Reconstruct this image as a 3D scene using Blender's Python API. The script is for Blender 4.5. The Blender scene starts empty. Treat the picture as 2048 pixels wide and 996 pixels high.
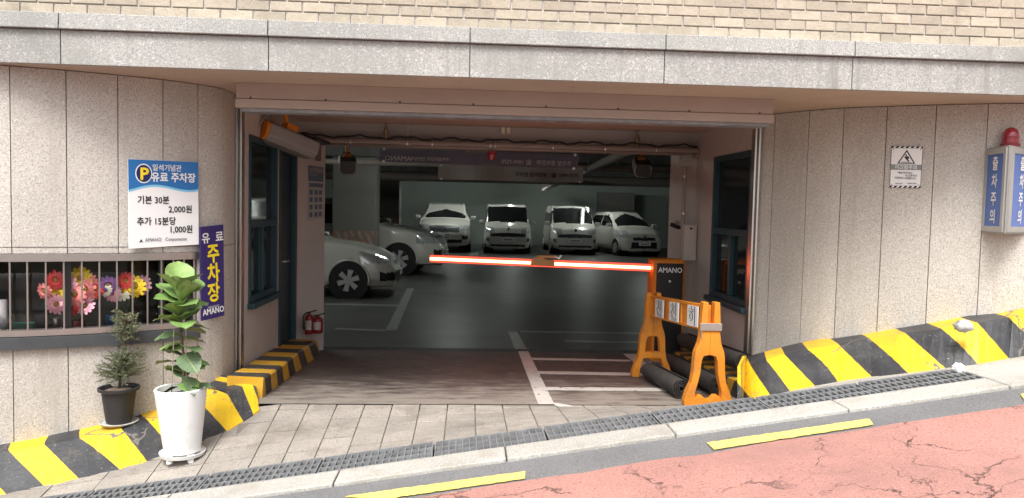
import bpy, bmesh, math, random
import numpy as np
from mathutils import Vector, Matrix
random.seed(7)
R = math.radians
C = bpy.context.scene.collection
SC = bpy.context.scene

# ------------------------------------------------------------------ camera
H, FPX, W2, H2 = 1.42, 1540.0, 1024.0, 498.0
YAW, PITCH, ROLL = R(3.2), R(3.08), R(1.32)
fw = Vector((math.sin(YAW)*math.cos(PITCH), math.cos(YAW)*math.cos(PITCH), -math.sin(PITCH)))
r0 = Vector((math.cos(YAW), -math.sin(YAW), 0)); u0 = r0.cross(fw)
rt = r0*math.cos(ROLL) + u0*math.sin(ROLL); up = -r0*math.sin(ROLL) + u0*math.cos(ROLL)
CP = Vector((0, 0, H))
cam = bpy.data.cameras.new('camera'); camo = bpy.data.objects.new('camera', cam); C.objects.link(camo)
cam.sensor_width = 36; cam.lens = FPX/2048*36; cam.clip_start = .05; cam.clip_end = 500
mw = Matrix((rt, up, -fw)).transposed().to_4x4(); mw.translation = CP
camo.matrix_world = mw; SC.camera = camo

# ------------------------------------------------------------------ light
SUN_EL, SUN_AZ = 58, 195          # azimuth: 180 = from behind the camera
w = bpy.data.worlds.new('World'); SC.world = w; w.use_nodes = True
nt = w.node_tree; bg = nt.nodes['Background']
sky = nt.nodes.new('ShaderNodeTexSky'); sky.sky_type = 'NISHITA'; sky.sun_disc = False
sky.sun_elevation = R(SUN_EL); sky.sun_rotation = R(SUN_AZ); sky.air_density = 1.0; sky.dust_density = 6.0; sky.ozone_density = 1.0
hs = nt.nodes.new('ShaderNodeHueSaturation'); hs.inputs['Saturation'].default_value = .35
nt.links.new(sky.outputs[0], hs.inputs['Color']); nt.links.new(hs.outputs[0], bg.inputs[0]); bg.inputs[1].default_value = .13
sl = bpy.data.lights.new('sun', 'SUN'); sl.energy = 1.5; sl.angle = R(22); sl.color = (1, .985, .955)
so = bpy.data.objects.new('sun', sl); C.objects.link(so)
az = R(SUN_AZ); sd = Vector((math.sin(az)*math.cos(R(SUN_EL)), math.cos(az)*math.cos(R(SUN_EL)), math.sin(R(SUN_EL))))
so.rotation_euler = (-sd).to_track_quat('-Z', 'Y').to_euler()
SC.view_settings.view_transform = 'Standard'; SC.view_settings.look = 'None'
SC.view_settings.exposure = 0.95; SC.view_settings.gamma = 1
SC.render.engine = 'CYCLES'
cy = SC.cycles; cy.use_denoising = True; cy.max_bounces = 7; cy.transparent_max_bounces = 12; cy.sample_clamp_indirect = 4
cy.caustics_reflective = False; cy.caustics_refractive = False

# ------------------------------------------------------------------ geometry of the place
def ray(px, py): return (fw + rt*((px-W2)/FPX) + up*((H2-py)/FPX))
def at(px, py, Y): d = ray(px, py); return CP + d*(Y/d.y)
def atX(px, py, X): d = ray(px, py); return CP + d*(X/d.x)
def atZ(px, py, Z): d = ray(px, py); return CP + d*((Z-H)/d.z)
SL = .144
def P(X, Y=0): return SL*X
def Yg(X): return 4.625 + .018*X
def Ym(X): return 5.46 + .02*X + max(0, -1.45-X)*1.1 + max(0, X-1.9)*1.1
def F(Y): return 0 if Y < 5.5 else max(-.18, -.06*(Y-5.5))
def G(X, Y):
    a, b = Yg(X), Ym(X)
    if Y <= a: return P(X)
    if Y < b:
        t = (Y-a)/(b-a); return P(X)*(1-t)
    return F(Y)
def onG(px, py):
    d = ray(px, py); t = 1.5; st = .01
    while t < 40:
        p = CP + d*t
        if p.z <= G(p.x, p.y): return p
        t += st
    return p

# ------------------------------------------------------------------ materials
MT = {}
def M(name, base, rough=.6, metal=0., var=.12, vscale=5., bump=0., bscale=60., spec=.4, speck=None, rand=0., emis=None, estr=0., coat=0., alpha=None, stain=None, streak=None):
    if name in MT: return MT[name]
    m = bpy.data.materials.new(name); m.use_nodes = True; MT[name] = m
    n = m.node_tree.nodes; L = m.node_tree.links; b = n['Principled BSDF']
    b.inputs['Roughness'].default_value = rough; b.inputs['Metallic'].default_value = metal
    b.inputs['Specular IOR Level'].default_value = spec; b.inputs['Coat Weight'].default_value = coat
    b.inputs['Base Color'].default_value = (*base, 1)
    geo = n.new('ShaderNodeNewGeometry'); pos = geo.outputs['Position']
    col = None
    def noise(sc, det=4, ro=.6):
        x = n.new('ShaderNodeTexNoise'); x.inputs['Scale'].default_value = sc; x.inputs['Detail'].default_value = det; x.inputs['Roughness'].default_value = ro
        L.new(pos, x.inputs['Vector']); return x.outputs['Fac']
    def ramp(fac, a, c):
        x = n.new('ShaderNodeMapRange'); x.inputs[1].default_value = a; x.inputs[2].default_value = c; L.new(fac, x.inputs[0]); return x.outputs[0]
    def mix(fac, A, B, mode='MIX'):
        x = n.new('ShaderNodeMix'); x.data_type = 'RGBA'; x.blend_type = mode
        if hasattr(fac, 'links'): L.new(fac, x.inputs[0])
        else: x.inputs[0].default_value = fac
        for k, v in ((6, A), (7, B)):
            if hasattr(v, 'links'): L.new(v, x.inputs[k])
            else: x.inputs[k].default_value = (*v, 1)
        return x.outputs[2]
    cur = base
    if var > 0:
        lo = tuple(c*(1-var) for c in base); hi = tuple(min(1, c*(1+var)) for c in base)
        cur = mix(ramp(noise(vscale, 6), .3, .7), lo, hi)
    if speck:
        for (sc_, scale, a, c) in speck:
            cur = mix(ramp(noise(scale, 2, .5), a, c), cur, sc_)
    if stain:
        for (sc_, scale, a, c) in stain:
            cur = mix(ramp(noise(scale, 8, .65), a, c), cur, sc_)
    if streak:
        sc_, fx, fz, a_, c_ = streak
        mp = n.new('ShaderNodeMapping'); mp.inputs['Scale'].default_value = (fx, fx, fz); L.new(pos, mp.inputs[0])
        x = n.new('ShaderNodeTexNoise'); x.inputs['Scale'].default_value = 1; x.inputs['Detail'].default_value = 7; x.inputs['Roughness'].default_value = .65; L.new(mp.outputs[0], x.inputs['Vector'])
        cur = mix(ramp(x.outputs['Fac'], a_, c_), cur, sc_)
    if rand > 0:
        oi = n.new('ShaderNodeObjectInfo'); mr = n.new('ShaderNodeMapRange'); L.new(oi.outputs['Random'], mr.inputs[0])
        mr.inputs[3].default_value = 1-rand; mr.inputs[4].default_value = 1+rand
        cb = n.new('ShaderNodeCombineColor')
        for k in range(3): L.new(mr.outputs[0], cb.inputs[k])
        cur = mix(1., cur, cb.outputs[0], 'MULTIPLY')
    if hasattr(cur, 'links'): L.new(cur, b.inputs['Base Color'])
    if bump > 0:
        bp = n.new('ShaderNodeBump'); bp.inputs['Strength'].default_value = 1; bp.inputs['Distance'].default_value = bump
        L.new(noise(bscale, 3), bp.inputs['Height']); L.new(bp.outputs[0], b.inputs['Normal'])
    if emis:
        b.inputs['Emission Color'].default_value = (*emis, 1); b.inputs['Emission Strength'].default_value = estr
    return m
def glass(name, tint=(.75, .82, .8), ior=1.5):
    if name in MT: return MT[name]
    m = bpy.data.materials.new(name); m.use_nodes = True; MT[name] = m
    n = m.node_tree.nodes; L = m.node_tree.links; n.remove(n['Principled BSDF'])
    t = n.new('ShaderNodeBsdfTransparent'); t.inputs[0].default_value = (*tint, 1)
    g = n.new('ShaderNodeBsdfGlossy'); g.inputs['Roughness'].default_value = .02
    f = n.new('ShaderNodeFresnel'); f.inputs[0].default_value = ior
    x = n.new('ShaderNodeMixShader'); L.new(f.outputs[0], x.inputs[0]); L.new(t.outputs[0], x.inputs[1]); L.new(g.outputs[0], x.inputs[2])
    L.new(x.outputs[0], n['Material Output'].inputs[0]); return m

def hazard(name, slant, yel=(.78, .50, .012), blk=(.030, .031, .035)):
    m = bpy.data.materials.new(name); m.use_nodes = True; MT[name] = m
    n = m.node_tree.nodes; L = m.node_tree.links; b = n['Principled BSDF']; b.inputs['Roughness'].default_value = .5
    uv = n.new('ShaderNodeUVMap'); sp = n.new('ShaderNodeSeparateXYZ'); L.new(uv.outputs[0], sp.inputs[0])
    geo = n.new('ShaderNodeNewGeometry')
    def math_(op, a, c=None):
        x = n.new('ShaderNodeMath'); x.operation = op
        for k, v in ((0, a), (1, c)):
            if v is None: continue
            if hasattr(v, 'links'): L.new(v, x.inputs[k])
            else: x.inputs[k].default_value = v
        return x.outputs[0]
    def noise(sc, det=4, ro=.6, vec=None):
        x = n.new('ShaderNodeTexNoise'); x.inputs['Scale'].default_value = sc; x.inputs['Detail'].default_value = det; x.inputs['Roughness'].default_value = ro
        L.new(vec or geo.outputs['Position'], x.inputs['Vector']); return x.outputs['Fac']
    wob = math_('MULTIPLY', math_('SUBTRACT', noise(22, 4), .5), .03)
    ph = math_('FRACT', math_('ADD', math_('ADD', sp.outputs[0], math_('MULTIPLY', sp.outputs[1], slant)), wob))
    isy = math_('LESS_THAN', ph, .5)
    def mix(fac, A, B):
        x = n.new('ShaderNodeMix'); x.data_type = 'RGBA'
        if hasattr(fac, 'links'): L.new(fac, x.inputs[0])
        else: x.inputs[0].default_value = fac
        for k, v in ((6, A), (7, B)):
            if hasattr(v, 'links'): L.new(v, x.inputs[k])
            else: x.inputs[k].default_value = (*v, 1)
        return x.outputs[2]
    def rng(v, a, c):
        x = n.new('ShaderNodeMapRange'); x.inputs[1].default_value = a; x.inputs[2].default_value = c; L.new(v, x.inputs[0]); return x.outputs[0]
    y2 = mix(rng(noise(4, 8), .35, .75), yel, (yel[0]*.8, yel[1]*.72, yel[2]*1.2+.01))
    k2 = mix(rng(noise(5, 8), .4, .75), blk, (.065, .067, .072))
    c = mix(isy, k2, y2)
    c = mix(rng(noise(70, 5, .7), .645, .68), c, (.42, .40, .37))      # chips
    c = mix(rng(noise(11, 10, .75), .56, .80), c, (.20, .17, .12))     # grime
    vo = n.new('ShaderNodeTexVoronoi'); vo.feature = 'DISTANCE_TO_EDGE'; vo.inputs['Scale'].default_value = 1.3
    wv = n.new('ShaderNodeVectorMath'); wv.operation = 'ADD'; nz = n.new('ShaderNodeTexNoise'); nz.inputs['Scale'].default_value = 7; nz.inputs['Detail'].default_value = 5
    L.new(geo.outputs['Position'], nz.inputs['Vector']); sc = n.new('ShaderNodeVectorMath'); sc.operation = 'SCALE'; sc.inputs['Scale'].default_value = .16
    L.new(nz.outputs['Color'], sc.inputs[0]); L.new(geo.outputs['Position'], wv.inputs[0]); L.new(sc.outputs[0], wv.inputs[1]); L.new(wv.outputs[0], vo.inputs['Vector'])
    cr = math_('MULTIPLY', math_('LESS_THAN', vo.outputs['Distance'], .006), math_('GREATER_THAN', noise(2.2, 2), .5))
    c = mix(cr, c, (.16, .14, .12))
    L.new(c, b.inputs['Base Color'])
    bp = n.new('ShaderNodeBump'); bp.inputs['Distance'].default_value = .004; L.new(noise(35, 6), bp.inputs['Height']); L.new(bp.outputs[0], b.inputs['Normal'])
    return m

def road_paint(name, base, crack=True, bumpd=.004):
    m = bpy.data.materials.new(name); m.use_nodes = True; MT[name] = m
    n = m.node_tree.nodes; L = m.node_tree.links; b = n['Principled BSDF']; b.inputs['Roughness'].default_value = .75
    geo = n.new('ShaderNodeNewGeometry'); pos = geo.outputs['Position']
    def noise(sc, det=4, ro=.6):
        x = n.new('ShaderNodeTexNoise'); x.inputs['Scale'].default_value = sc; x.inputs['Detail'].default_value = det; x.inputs['Roughness'].default_value = ro
        L.new(pos, x.inputs['Vector']); return x
    def mix(fac, A, B):
        x = n.new('ShaderNodeMix'); x.data_type = 'RGBA'
        if hasattr(fac, 'links'): L.new(fac, x.inputs[0])
        else: x.inputs[0].default_value = fac
        for k, v in ((6, A), (7, B)):
            if hasattr(v, 'links'): L.new(v, x.inputs[k])
            else: x.inputs[k].default_value = (*v, 1)
        return x.outputs[2]
    def rng(v, a, c):
        x = n.new('ShaderNodeMapRange'); x.inputs[1].default_value = a; x.inputs[2].default_value = c; L.new(v, x.inputs[0]); return x.outputs[0]
    c = mix(rng(noise(1.6, 8).outputs['Fac'], .3, .7), tuple(v*.86 for v in base), tuple(min(1, v*1.12) for v in base))
    c = mix(rng(noise(130, 3).outputs['Fac'], .52, .72), c, tuple(min(1, v*1.45+.04) for v in base))
    c = mix(rng(noise(75, 4).outputs['Fac'], .57, .68), c, tuple(v*.5 for v in base))
    hgt = noise(90, 4).outputs['Fac']
    if crack:
        nz = noise(2.6, 8, .6); sc = n.new('ShaderNodeVectorMath'); sc.operation = 'SCALE'; sc.inputs['Scale'].default_value = .55
        L.new(nz.outputs['Color'], sc.inputs[0]); ad = n.new('ShaderNodeVectorMath'); ad.operation = 'ADD'; L.new(pos, ad.inputs[0]); L.new(sc.outputs[0], ad.inputs[1])
        tot = None
        for s_, wd in ((.75, .006), (1.5, .0048)):
            vo = n.new('ShaderNodeTexVoronoi'); vo.feature = 'DISTANCE_TO_EDGE'; vo.inputs['Scale'].default_value = s_; L.new(ad.outputs[0], vo.inputs['Vector'])
            q = n.new('ShaderNodeMapRange'); q.inputs[1].default_value = wd*.4; q.inputs[2].default_value = wd; q.inputs[3].default_value = 1; q.inputs[4].default_value = 0; L.new(vo.outputs['Distance'], q.inputs[0])
            g = n.new('ShaderNodeMath'); g.operation = 'MULTIPLY'; L.new(q.outputs[0], g.inputs[0]); L.new(rng(noise(1.1 + s_, 4).outputs['Fac'], .44, .56), g.inputs[1])
            if tot is None: tot = g.outputs[0]
            else:
                a = n.new('ShaderNodeMath'); a.operation = 'MAXIMUM'; L.new(tot, a.inputs[0]); L.new(g.outputs[0], a.inputs[1]); tot = a.outputs[0]
        c = mix(tot, c, (.085, .05, .042))
        hh = n.new('ShaderNodeMath'); hh.operation = 'SUBTRACT'; L.new(hgt, hh.inputs[0]); L.new(tot, hh.inputs[1]); hgt = hh.outputs[0]
    c = mix(rng(noise(.9, 9, .7).outputs['Fac'], .52, .72), c, tuple(v*.72+.02 for v in base))
    L.new(c, b.inputs['Base Color'])
    bp = n.new('ShaderNodeBump'); bp.inputs['Distance'].default_value = bumpd; L.new(hgt, bp.inputs['Height']); L.new(bp.outputs[0], b.inputs['Normal'])
    return m

# granite: pale, rough-hewn, peppered
GR_WALL = M('granite_wall', (.535, .505, .46), .8, var=.09, vscale=1.4, bump=.004, bscale=95, rand=.08,
            speck=[((.40, .375, .34), 105, .50, .60), ((.63, .60, .555), 75, .56, .68), ((.26, .24, .22), 150, .60, .67)], stain=[((.43, .385, .335), 1.9, .58, .85)], streak=((.40, .365, .32), 9, .7, .55, .80))
GR_FAS = M('granite_fascia', (.395, .385, .36), .8, var=.15, vscale=1.3, bump=.003, bscale=95, rand=.06,
           speck=[((.29, .295, .29), 105, .50, .60), ((.54, .545, .53), 75, .56, .68), ((.20, .20, .20), 150, .60, .66)], stain=[((.27, .275, .255), 1.8, .48, .74), ((.36, .31, .27), 4, .62, .8)], streak=((.27, .265, .25), 14, 1.2, .54, .74))
GR_KERB = M('granite_kerb', (.44, .42, .38), .8, var=.10, vscale=2, bump=.003, bscale=110, rand=.06, speck=[((.32, .31, .29), 120, .52, .6), ((.58, .56, .5), 90, .57, .68)], stain=[((.30, .27, .22), 3, .50, .75)])
PAVER = M('paver', (.31, .28, .245), .8, var=.16, vscale=4, bump=.003, bscale=70, rand=.10, speck=[((.20, .185, .165), 90, .54, .66)], stain=[((.17, .145, .12), 3.5, .52, .75), ((.34, .31, .28), 9, .62, .72)])
BRICK = M('brick', (.46, .40, .32), .85, var=.10, vscale=14, bump=.003, bscale=60, rand=.13, speck=[((.30, .2, .12), 130, .64, .70)], stain=[((.22, .19, .15), 1.6, .60, .78)])
MORTAR = M('mortar', (.52, .50, .47), .9, var=.15, vscale=8, bump=.003, bscale=70, stain=[((.20, .19, .17), 1.6, .58, .76)])
JOINTF = M('fascia_joint', (.46, .45, .43), .9, var=.15)
JOINT = M('joint', (.33, .30, .265), .9, var=.2)
PLASTER = M('soffit_paint', (.47, .385, .32), .8, var=.08, vscale=2.5, stain=[((.40, .29, .22), 5, .6, .72)])
HEADM = M('header_paint', (.42, .345, .295), .5, var=.06, vscale=2)
INW = M('inner_wall_paint', (.50, .475, .445), .6, var=.05, vscale=2, stain=[((.38, .35, .32), 3, .58, .82)])
STEEL = M('brushed_steel', (.58, .55, .52), .35, 1., var=.06, vscale=20)
STEELB = M('bronze_steel', (.40, .365, .335), .38, .9, var=.06, vscale=20)
GALV = M('galvanised', (.25, .255, .26), .5, .2, var=.25, vscale=12)
DKF = M('dark_sill', (.055, .06, .065), .5, var=.2)
TEAL = M('teal_frame', (.018, .055, .070), .4, var=.1)
DARKG = M('dark_glass', (.012, .016, .018), .06, var=0, spec=.6)
GLASS = glass('booth_glass', (.99, .99, .99), 1.22)
ASPH = road_paint('asphalt', (.17, .17, .172), False, .006)
REDR = road_paint('red_road', (.40, .20, .168), True, .005)
YEL = M('yellow_line', (.80, .62, .17), .7, var=.10, vscale=5, bump=.003, bscale=90, stain=[((.42, .33, .16), 6, .62, .74)])
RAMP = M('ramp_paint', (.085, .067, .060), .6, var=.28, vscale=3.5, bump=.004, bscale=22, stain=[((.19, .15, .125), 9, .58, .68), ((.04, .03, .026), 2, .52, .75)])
WLINE = M('white_line', (.55, .51, .47), .7, var=.12, vscale=6, stain=[((.15, .10, .085), 12, .60, .66)])
EPOXY = M('epoxy_floor', (.085, .087, .084), .42, var=.3, vscale=1.4, spec=.42, bump=.0012, bscale=3, stain=[((.05, .053, .05), 1, .5, .8), ((.13, .13, .12), 5, .6, .75)])
FLINE = M('floor_line', (.27, .29, .27), .35, var=.15)
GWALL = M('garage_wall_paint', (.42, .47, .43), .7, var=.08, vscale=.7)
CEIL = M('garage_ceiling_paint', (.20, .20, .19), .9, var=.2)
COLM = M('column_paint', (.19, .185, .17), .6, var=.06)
WHITE = M('white_board', (.80, .80, .80), .4, var=.015)
BLUE = M('sign_blue', (.018, .15, .42), .4, var=.03)
LBLUE = M('sign_light_blue', (.22, .56, .80), .4, var=.03)
NAVY = M('sign_navy', (.035, .022, .12), .4, var=.08)
PNAVY = M('sign_dark_navy', (.008, .014, .11), .4, var=0)
YTXT = M('yellow_print', (.86, .66, .02), .5, var=.02)
WTXT = M('white_print', (.82, .82, .82), .5, var=.02)
KTXT = M('black_print', (.015, .015, .015), .5, var=0)
GTXT = M('grey_print', (.23, .25, .26), .5, var=0)
ORG = M('orange_plastic', (.66, .235, .02), .55, var=.14, vscale=6, bump=.0015, bscale=40, stain=[((.40, .16, .04), 7, .52, .75), ((.22, .12, .06), 24, .64, .72)])
ORGP = M('orange_paint', (.68, .22, .015), .4, var=.06)
BLKP = M('black_panel', (.016, .017, .018), .35, var=.1)
RUBB = M('rubber_mat', (.045, .042, .040), .9, var=.25, vscale=12, bump=.003, bscale=120)
CARW = M('car_white', (.57, .56, .515), .22, var=.02, spec=.5, coat=.6)
CARG = M('car_glass', (.010, .011, .012), .05, var=0, spec=.7)
CARK = M('car_black', (.014, .014, .015), .5, var=.1)
TYRE = M('tyre', (.018, .018, .018), .8, var=.1)
RIM = M('rim', (.58, .58, .58), .35, .4, var=.05)
LAMPM = M('headlamp', (.50, .52, .52), .12, .35, var=.25, vscale=14, spec=.8)
CHRM = M('chrome', (.65, .65, .65), .12, 1., var=0)
POTW = M('white_pot', (.80, .80, .785), .35, var=.02, stain=[((.55, .52, .45), 6, .56, .8)])
POTK = M('dark_pot', (.030, .030, .032), .55, var=.15)
SOIL = M('soil', (.075, .05, .035), .95, var=.4, vscale=40, bump=.006, bscale=80)
SOILD = M('dry_soil', (.20, .15, .11), .95, var=.4, vscale=50, bump=.006, bscale=80)
STEM = M('stem', (.12, .085, .05), .8, var=.2, vscale=30)
LEAFS = [M('fig_leaf_%d' % k, c, .5, var=.22, vscale=16, bump=.002, bscale=45, spec=.35, rand=.2) for k, c in enumerate([(.12, .20, .085), (.17, .29, .08), (.22, .33, .10), (.13, .20, .10)])]
NEED = M('needle', (.16, .20, .115), .7, var=.35, vscale=40)
REDEXT = M('extinguisher_red', (.20, .02, .02), .4, var=.08)
REDDOME = M('red_dome', (.33, .02, .035), .15, var=.05, spec=.6, coat=.5)
PIPE = M('grey_pipe', (.34, .29, .26), .5, var=.08)
CABLE = M('black_cable', (.02, .02, .02), .6, var=0)
GREYB = M('grey_box', (.42, .40, .37), .5, var=.04)
LITW = M('fluorescent_tube', (.9, .9, .9), .5, var=0, emis=(.93, 1., .94), estr=95)
LED = M('led_strip', (.9, .3, .2), .4, var=0, emis=(1., .20, .09), estr=9)
LEDR = M('led_diffuser', (.55, .06, .04), .4, var=0, emis=(1., .07, .04), estr=1.0)
BANB = M('banner_blue', (.15, .155, .20), .7, var=.05, vscale=2)
BANW = M('banner_white', (.52, .52, .48), .7, var=.05, vscale=2)
PATCH = M('grey_patch', (.42, .42, .41), .6, var=.15, vscale=30, bump=.005, bscale=60)
OCH = M('sign_light_panel', (.05, .13, .42), .18, var=.10, vscale=7, spec=.6)
CAMG = M('camera_grey', (.33, .32, .33), .4, .3, var=.05)
BOOTHW = M('booth_wall', (.14, .135, .11), .8, var=.25, vscale=1.6)
HZ1 = hazard('hazard_left', .43); HZ2 = hazard('hazard_right', .5); HZ3 = hazard('hazard_inner', .22, (.62, .36, .02), (.026, .024, .024))
HZ4 = hazard('hazard_column', .8, (.36, .17, .08), (.36, .35, .32))

# ------------------------------------------------------------------ mesh helpers
ORIGIN = {}
def props(o, label=None, cat=None, group=None, kind=None):
    if label: o['label'] = label
    if cat: o['category'] = cat
    if group: o['group'] = group
    if kind: o['kind'] = kind
    return o
def thing(name, label, cat, loc, group=None):
    o = bpy.data.objects.new(name, None); C.objects.link(o); o.location = loc; o.empty_display_size = .1
    ORIGIN[o.name] = Vector(loc); return props(o, label, cat, group)
class MB:
    def __init__(s): s.v = []; s.f = []; s.m = []; s.uv = []; s.has = False
    def add(s, vs, fs, mi=0, uv=None):
        k = len(s.v); s.v += [Vector(q) for q in vs]
        for i, fc in enumerate(fs):
            s.f.append([a+k for a in fc]); s.m.append(mi)
            if uv: s.has = True; s.uv.append([uv[a] for a in fc])
            else: s.uv.append([(0, 0)]*len(fc))
        return s
    def box(s, c, d, rot=None, mi=0):
        vs = []
        for x in (-.5, .5):
            for y in (-.5, .5):
                for z in (-.5, .5):
                    q = Vector((x*d[0], y*d[1], z*d[2]))
                    if rot is not None: q = rot @ q
                    vs.append(q+Vector(c))
        return s.add(vs, [(0, 1, 3, 2), (4, 6, 7, 5), (0, 4, 5, 1), (2, 3, 7, 6), (0, 2, 6, 4), (1, 5, 7, 3)], mi)
    def span(s, a, b, mi=0):
        return s.box([(a[k]+b[k])/2 for k in range(3)], [abs(b[k]-a[k]) for k in range(3)], None, mi)
    def prism(s, poly, vec, mi=0):
        n = len(poly); vec = Vector(vec); vs = [Vector(q) for q in poly] + [Vector(q)+vec for q in poly]
        return s.add(vs, [list(range(n))[::-1], list(range(n, 2*n))] + [(i, (i+1) % n, n+(i+1) % n, n+i) for i in range(n)], mi)
    def tube(s, pts, rad, seg=8, mi=0):
        pts = [Vector(q) for q in pts]; n = len(pts)
        if not hasattr(rad, '__len__'): rad = [rad]*n
        vs = []; prev = None
        for i, p in enumerate(pts):
            t = (pts[min(i+1, n-1)]-pts[max(i-1, 0)]).normalized()
            a = Vector((0, 0, 1)) if abs(t.z) < .9 else Vector((1, 0, 0))
            if prev is not None: a = prev
            x = (a - t*a.dot(t)).normalized(); y = t.cross(x); prev = x
            for k in range(seg):
                th = 2*math.pi*k/seg; vs.append(p + (x*math.cos(th)+y*math.sin(th))*rad[i])
        fs = [(i*seg+k, i*seg+(k+1) % seg, (i+1)*seg+(k+1) % seg, (i+1)*seg+k) for i in range(n-1) for k in range(seg)]
        fs += [list(range(seg))[::-1], list(range((n-1)*seg, n*seg))]
        return s.add(vs, fs, mi)
    def lathe(s, prof, c, seg=24, axis='Z', mi=0, rot=None, caps=True):
        vs = []
        for (r, z) in prof:
            for k in range(seg):
                th = 2*math.pi*k/seg; a, b = r*math.cos(th), r*math.sin(th)
                q = Vector((a, b, z)) if axis == 'Z' else (Vector((a, z, b)) if axis == 'Y' else Vector((z, a, b)))
                if rot is not None: q = rot @ q
                vs.append(q+Vector(c))
        n = len(prof)
        fs = [(i*seg+k, i*seg+(k+1) % seg, (i+1)*seg+(k+1) % seg, (i+1)*seg+k) for i in range(n-1) for k in range(seg)]
        if caps: fs += [list(range(seg))[::-1], list(range((n-1)*seg, n*seg))]
        return s.add(vs, fs, mi)
    def build(s, name, mats, parent=None, smooth=False, bevel=0, local=False, recalc=True, seg=2, **kw):
        if not isinstance(mats, (list, tuple)): mats = [mats]
        if parent is not None: org = Vector((0, 0, 0)) if local else ORIGIN[parent.name]
        elif local: org = Vector((0, 0, 0))
        else:
            lo = [min(q[k] for q in s.v) for k in range(3)]; hi = [max(q[k] for q in s.v) for k in range(3)]
            org = Vector(((lo[0]+hi[0])/2, (lo[1]+hi[1])/2, lo[2]))
        me = bpy.data.meshes.new(name); me.from_pydata([tuple(q-org) for q in s.v], [], s.f)
        for m in mats: me.materials.append(m)
        me.polygons.foreach_set('material_index', s.m)
        if s.has:
            ul = me.uv_layers.new(name='UVMap'); flat = [c for fc in s.uv for q in fc for c in q]; ul.data.foreach_set('uv', flat)
        if recalc:
            bm = bmesh.new(); bm.from_mesh(me); bmesh.ops.recalc_face_normals(bm, faces=bm.faces); bm.to_mesh(me); bm.free()
        if smooth: me.polygons.foreach_set('use_smooth', [True]*len(me.polygons))
        o = bpy.data.objects.new(name, me); C.objects.link(o)
        if parent is not None: o.parent = parent; ORIGIN[o.name] = ORIGIN.get(parent.name, Vector((0, 0, 0))) if not local else Vector((0, 0, 0))
        else: o.location = org; ORIGIN[o.name] = org
        if smooth == 'auto':
            me.set_sharp_from_angle(angle=R(35))
        if bevel:
            bv = o.modifiers.new('bevel', 'BEVEL'); bv.width = bevel; bv.segments = seg; bv.limit_method = 'ANGLE'; bv.angle_limit = R(40)
        return props(o, **kw)
def slab(corners, zf, off, depth, name, mat, parent=None, bevel=0, sub=1, jit=0, **kw):
    """a flat piece that follows the ground: four plan corners, top at ground + off"""
    m = MB(); a, b, c, d = [Vector((q[0], q[1])) for q in corners]; vs = []; n = sub
    for i in range(n+1):
        for e0, e1 in ((a, b), (d, c)):
            q = e0.lerp(e1, i/n) + Vector((random.uniform(-jit, jit)*.5, random.uniform(-jit, jit))); vs.append((q.x, q.y, zf(q.x, q.y)+off))
    vs += [(x, y, z-depth) for x, y, z in list(vs)]
    k = 2*(n+1); fs = []
    for i in range(n):
        fs += [(2*i, 2*i+2, 2*i+3, 2*i+1), (k+2*i, k+2*i+1, k+2*i+3, k+2*i+2), (2*i, k+2*i, k+2*i+2, 2*i+2), (2*i+1, 2*i+3, k+2*i+3, k+2*i+1)]
    fs += [(0, 1, k+1, k), (2*n, k+2*n, k+2*n+1, 2*n+1)]
    m.add(vs, fs); return m.build(name, mat, parent, bevel=bevel, **kw)
TC = {}
def text(body, size, mat, parent, origin, right, upv, bold=.02, align='CENTER', name='lettering', sx=1., flip=False, space=1., lift=.003):
    """flat print: origin = middle of the line (world, or the parent's own frame when it sits at 0)"""
    cu = bpy.data.curves.new('t', 'FONT'); cu.body = body; cu.size = 1; cu.resolution_u = 2; cu.align_x = align; cu.space_character = space
    o = bpy.data.objects.new('t', cu)
    me = o.to_mesh()
    vs = [v.co.copy() for v in me.vertices]; fs = [list(p.vertices) for p in me.polygons]
    o.to_mesh_clear(); bpy.data.objects.remove(o); bpy.data.curves.remove(cu)
    right = Vector(right).normalized(); upv = Vector(upv); upv = (upv - right*upv.dot(right)).normalized(); nn = right.cross(upv)
    ym = .36; m = MB(); offs = [(0, 0)] if bold == 0 else [(-bold, 0), (bold, 0), (0, -bold), (0, bold)]
    for k, (dx, dy) in enumerate(offs):
        m.add([Vector(origin) + right*((v.x+dx)*size*sx*(-1 if flip else 1)) + upv*((v.y-ym+dy)*size) + nn*(lift+.0006*k) for v in vs], fs)
    return m.build(name, mat, parent, recalc=False)
def frame3(parentloc, p, r): return p
UP = Vector((0, 0, 1))

# ------------------------------------------------------------------ ground: road, kerb, forecourt, ramp, floor
YK0 = lambda X: 4.12 + .022*X      # street edge of the kerb stones
YK1 = lambda X: 4.335 + .02*X      # back edge of the kerb stones
m = MB(); m.add([(-40, -40, P(-40)), (40, -40, P(40)), (40, YK0(40)+.02, P(40)), (-40, YK0(-40)+.02, P(-40))], [(0, 1, 2, 3)])
road = m.build('road', ASPH, kind='structure', label='steep grey asphalt street with red painted surface', recalc=False)
def redY(X):
    a, b = onG(850, 993), onG(2040, 813); t = (X-a.x)/(b.x-a.x); return a.y + t*(b.y-a.y)
RA, RB = onG(850, 993), onG(2040, 813)
def redY(X): return RA.y + (X-RA.x)/(RB.x-RA.x)*(RB.y-RA.y)
m = MB(); nx = 160; pts = []
for i in range(nx+1):
    X = -12 + 24*i/nx; pts.append((X, redY(X) + .012*math.sin(X*9) + random.uniform(-.012, .012)))
vs = []
for (X, Y) in pts: vs += [(X, 1.15+.02*math.sin(X*7), P(X)+.005), (X, Y, P(X)+.005)]
m.add(vs, [(2*i, 2*i+2, 2*i+3, 2*i+1) for i in range(nx)])
m.build('red_surface', REDR, road, recalc=False)
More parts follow.
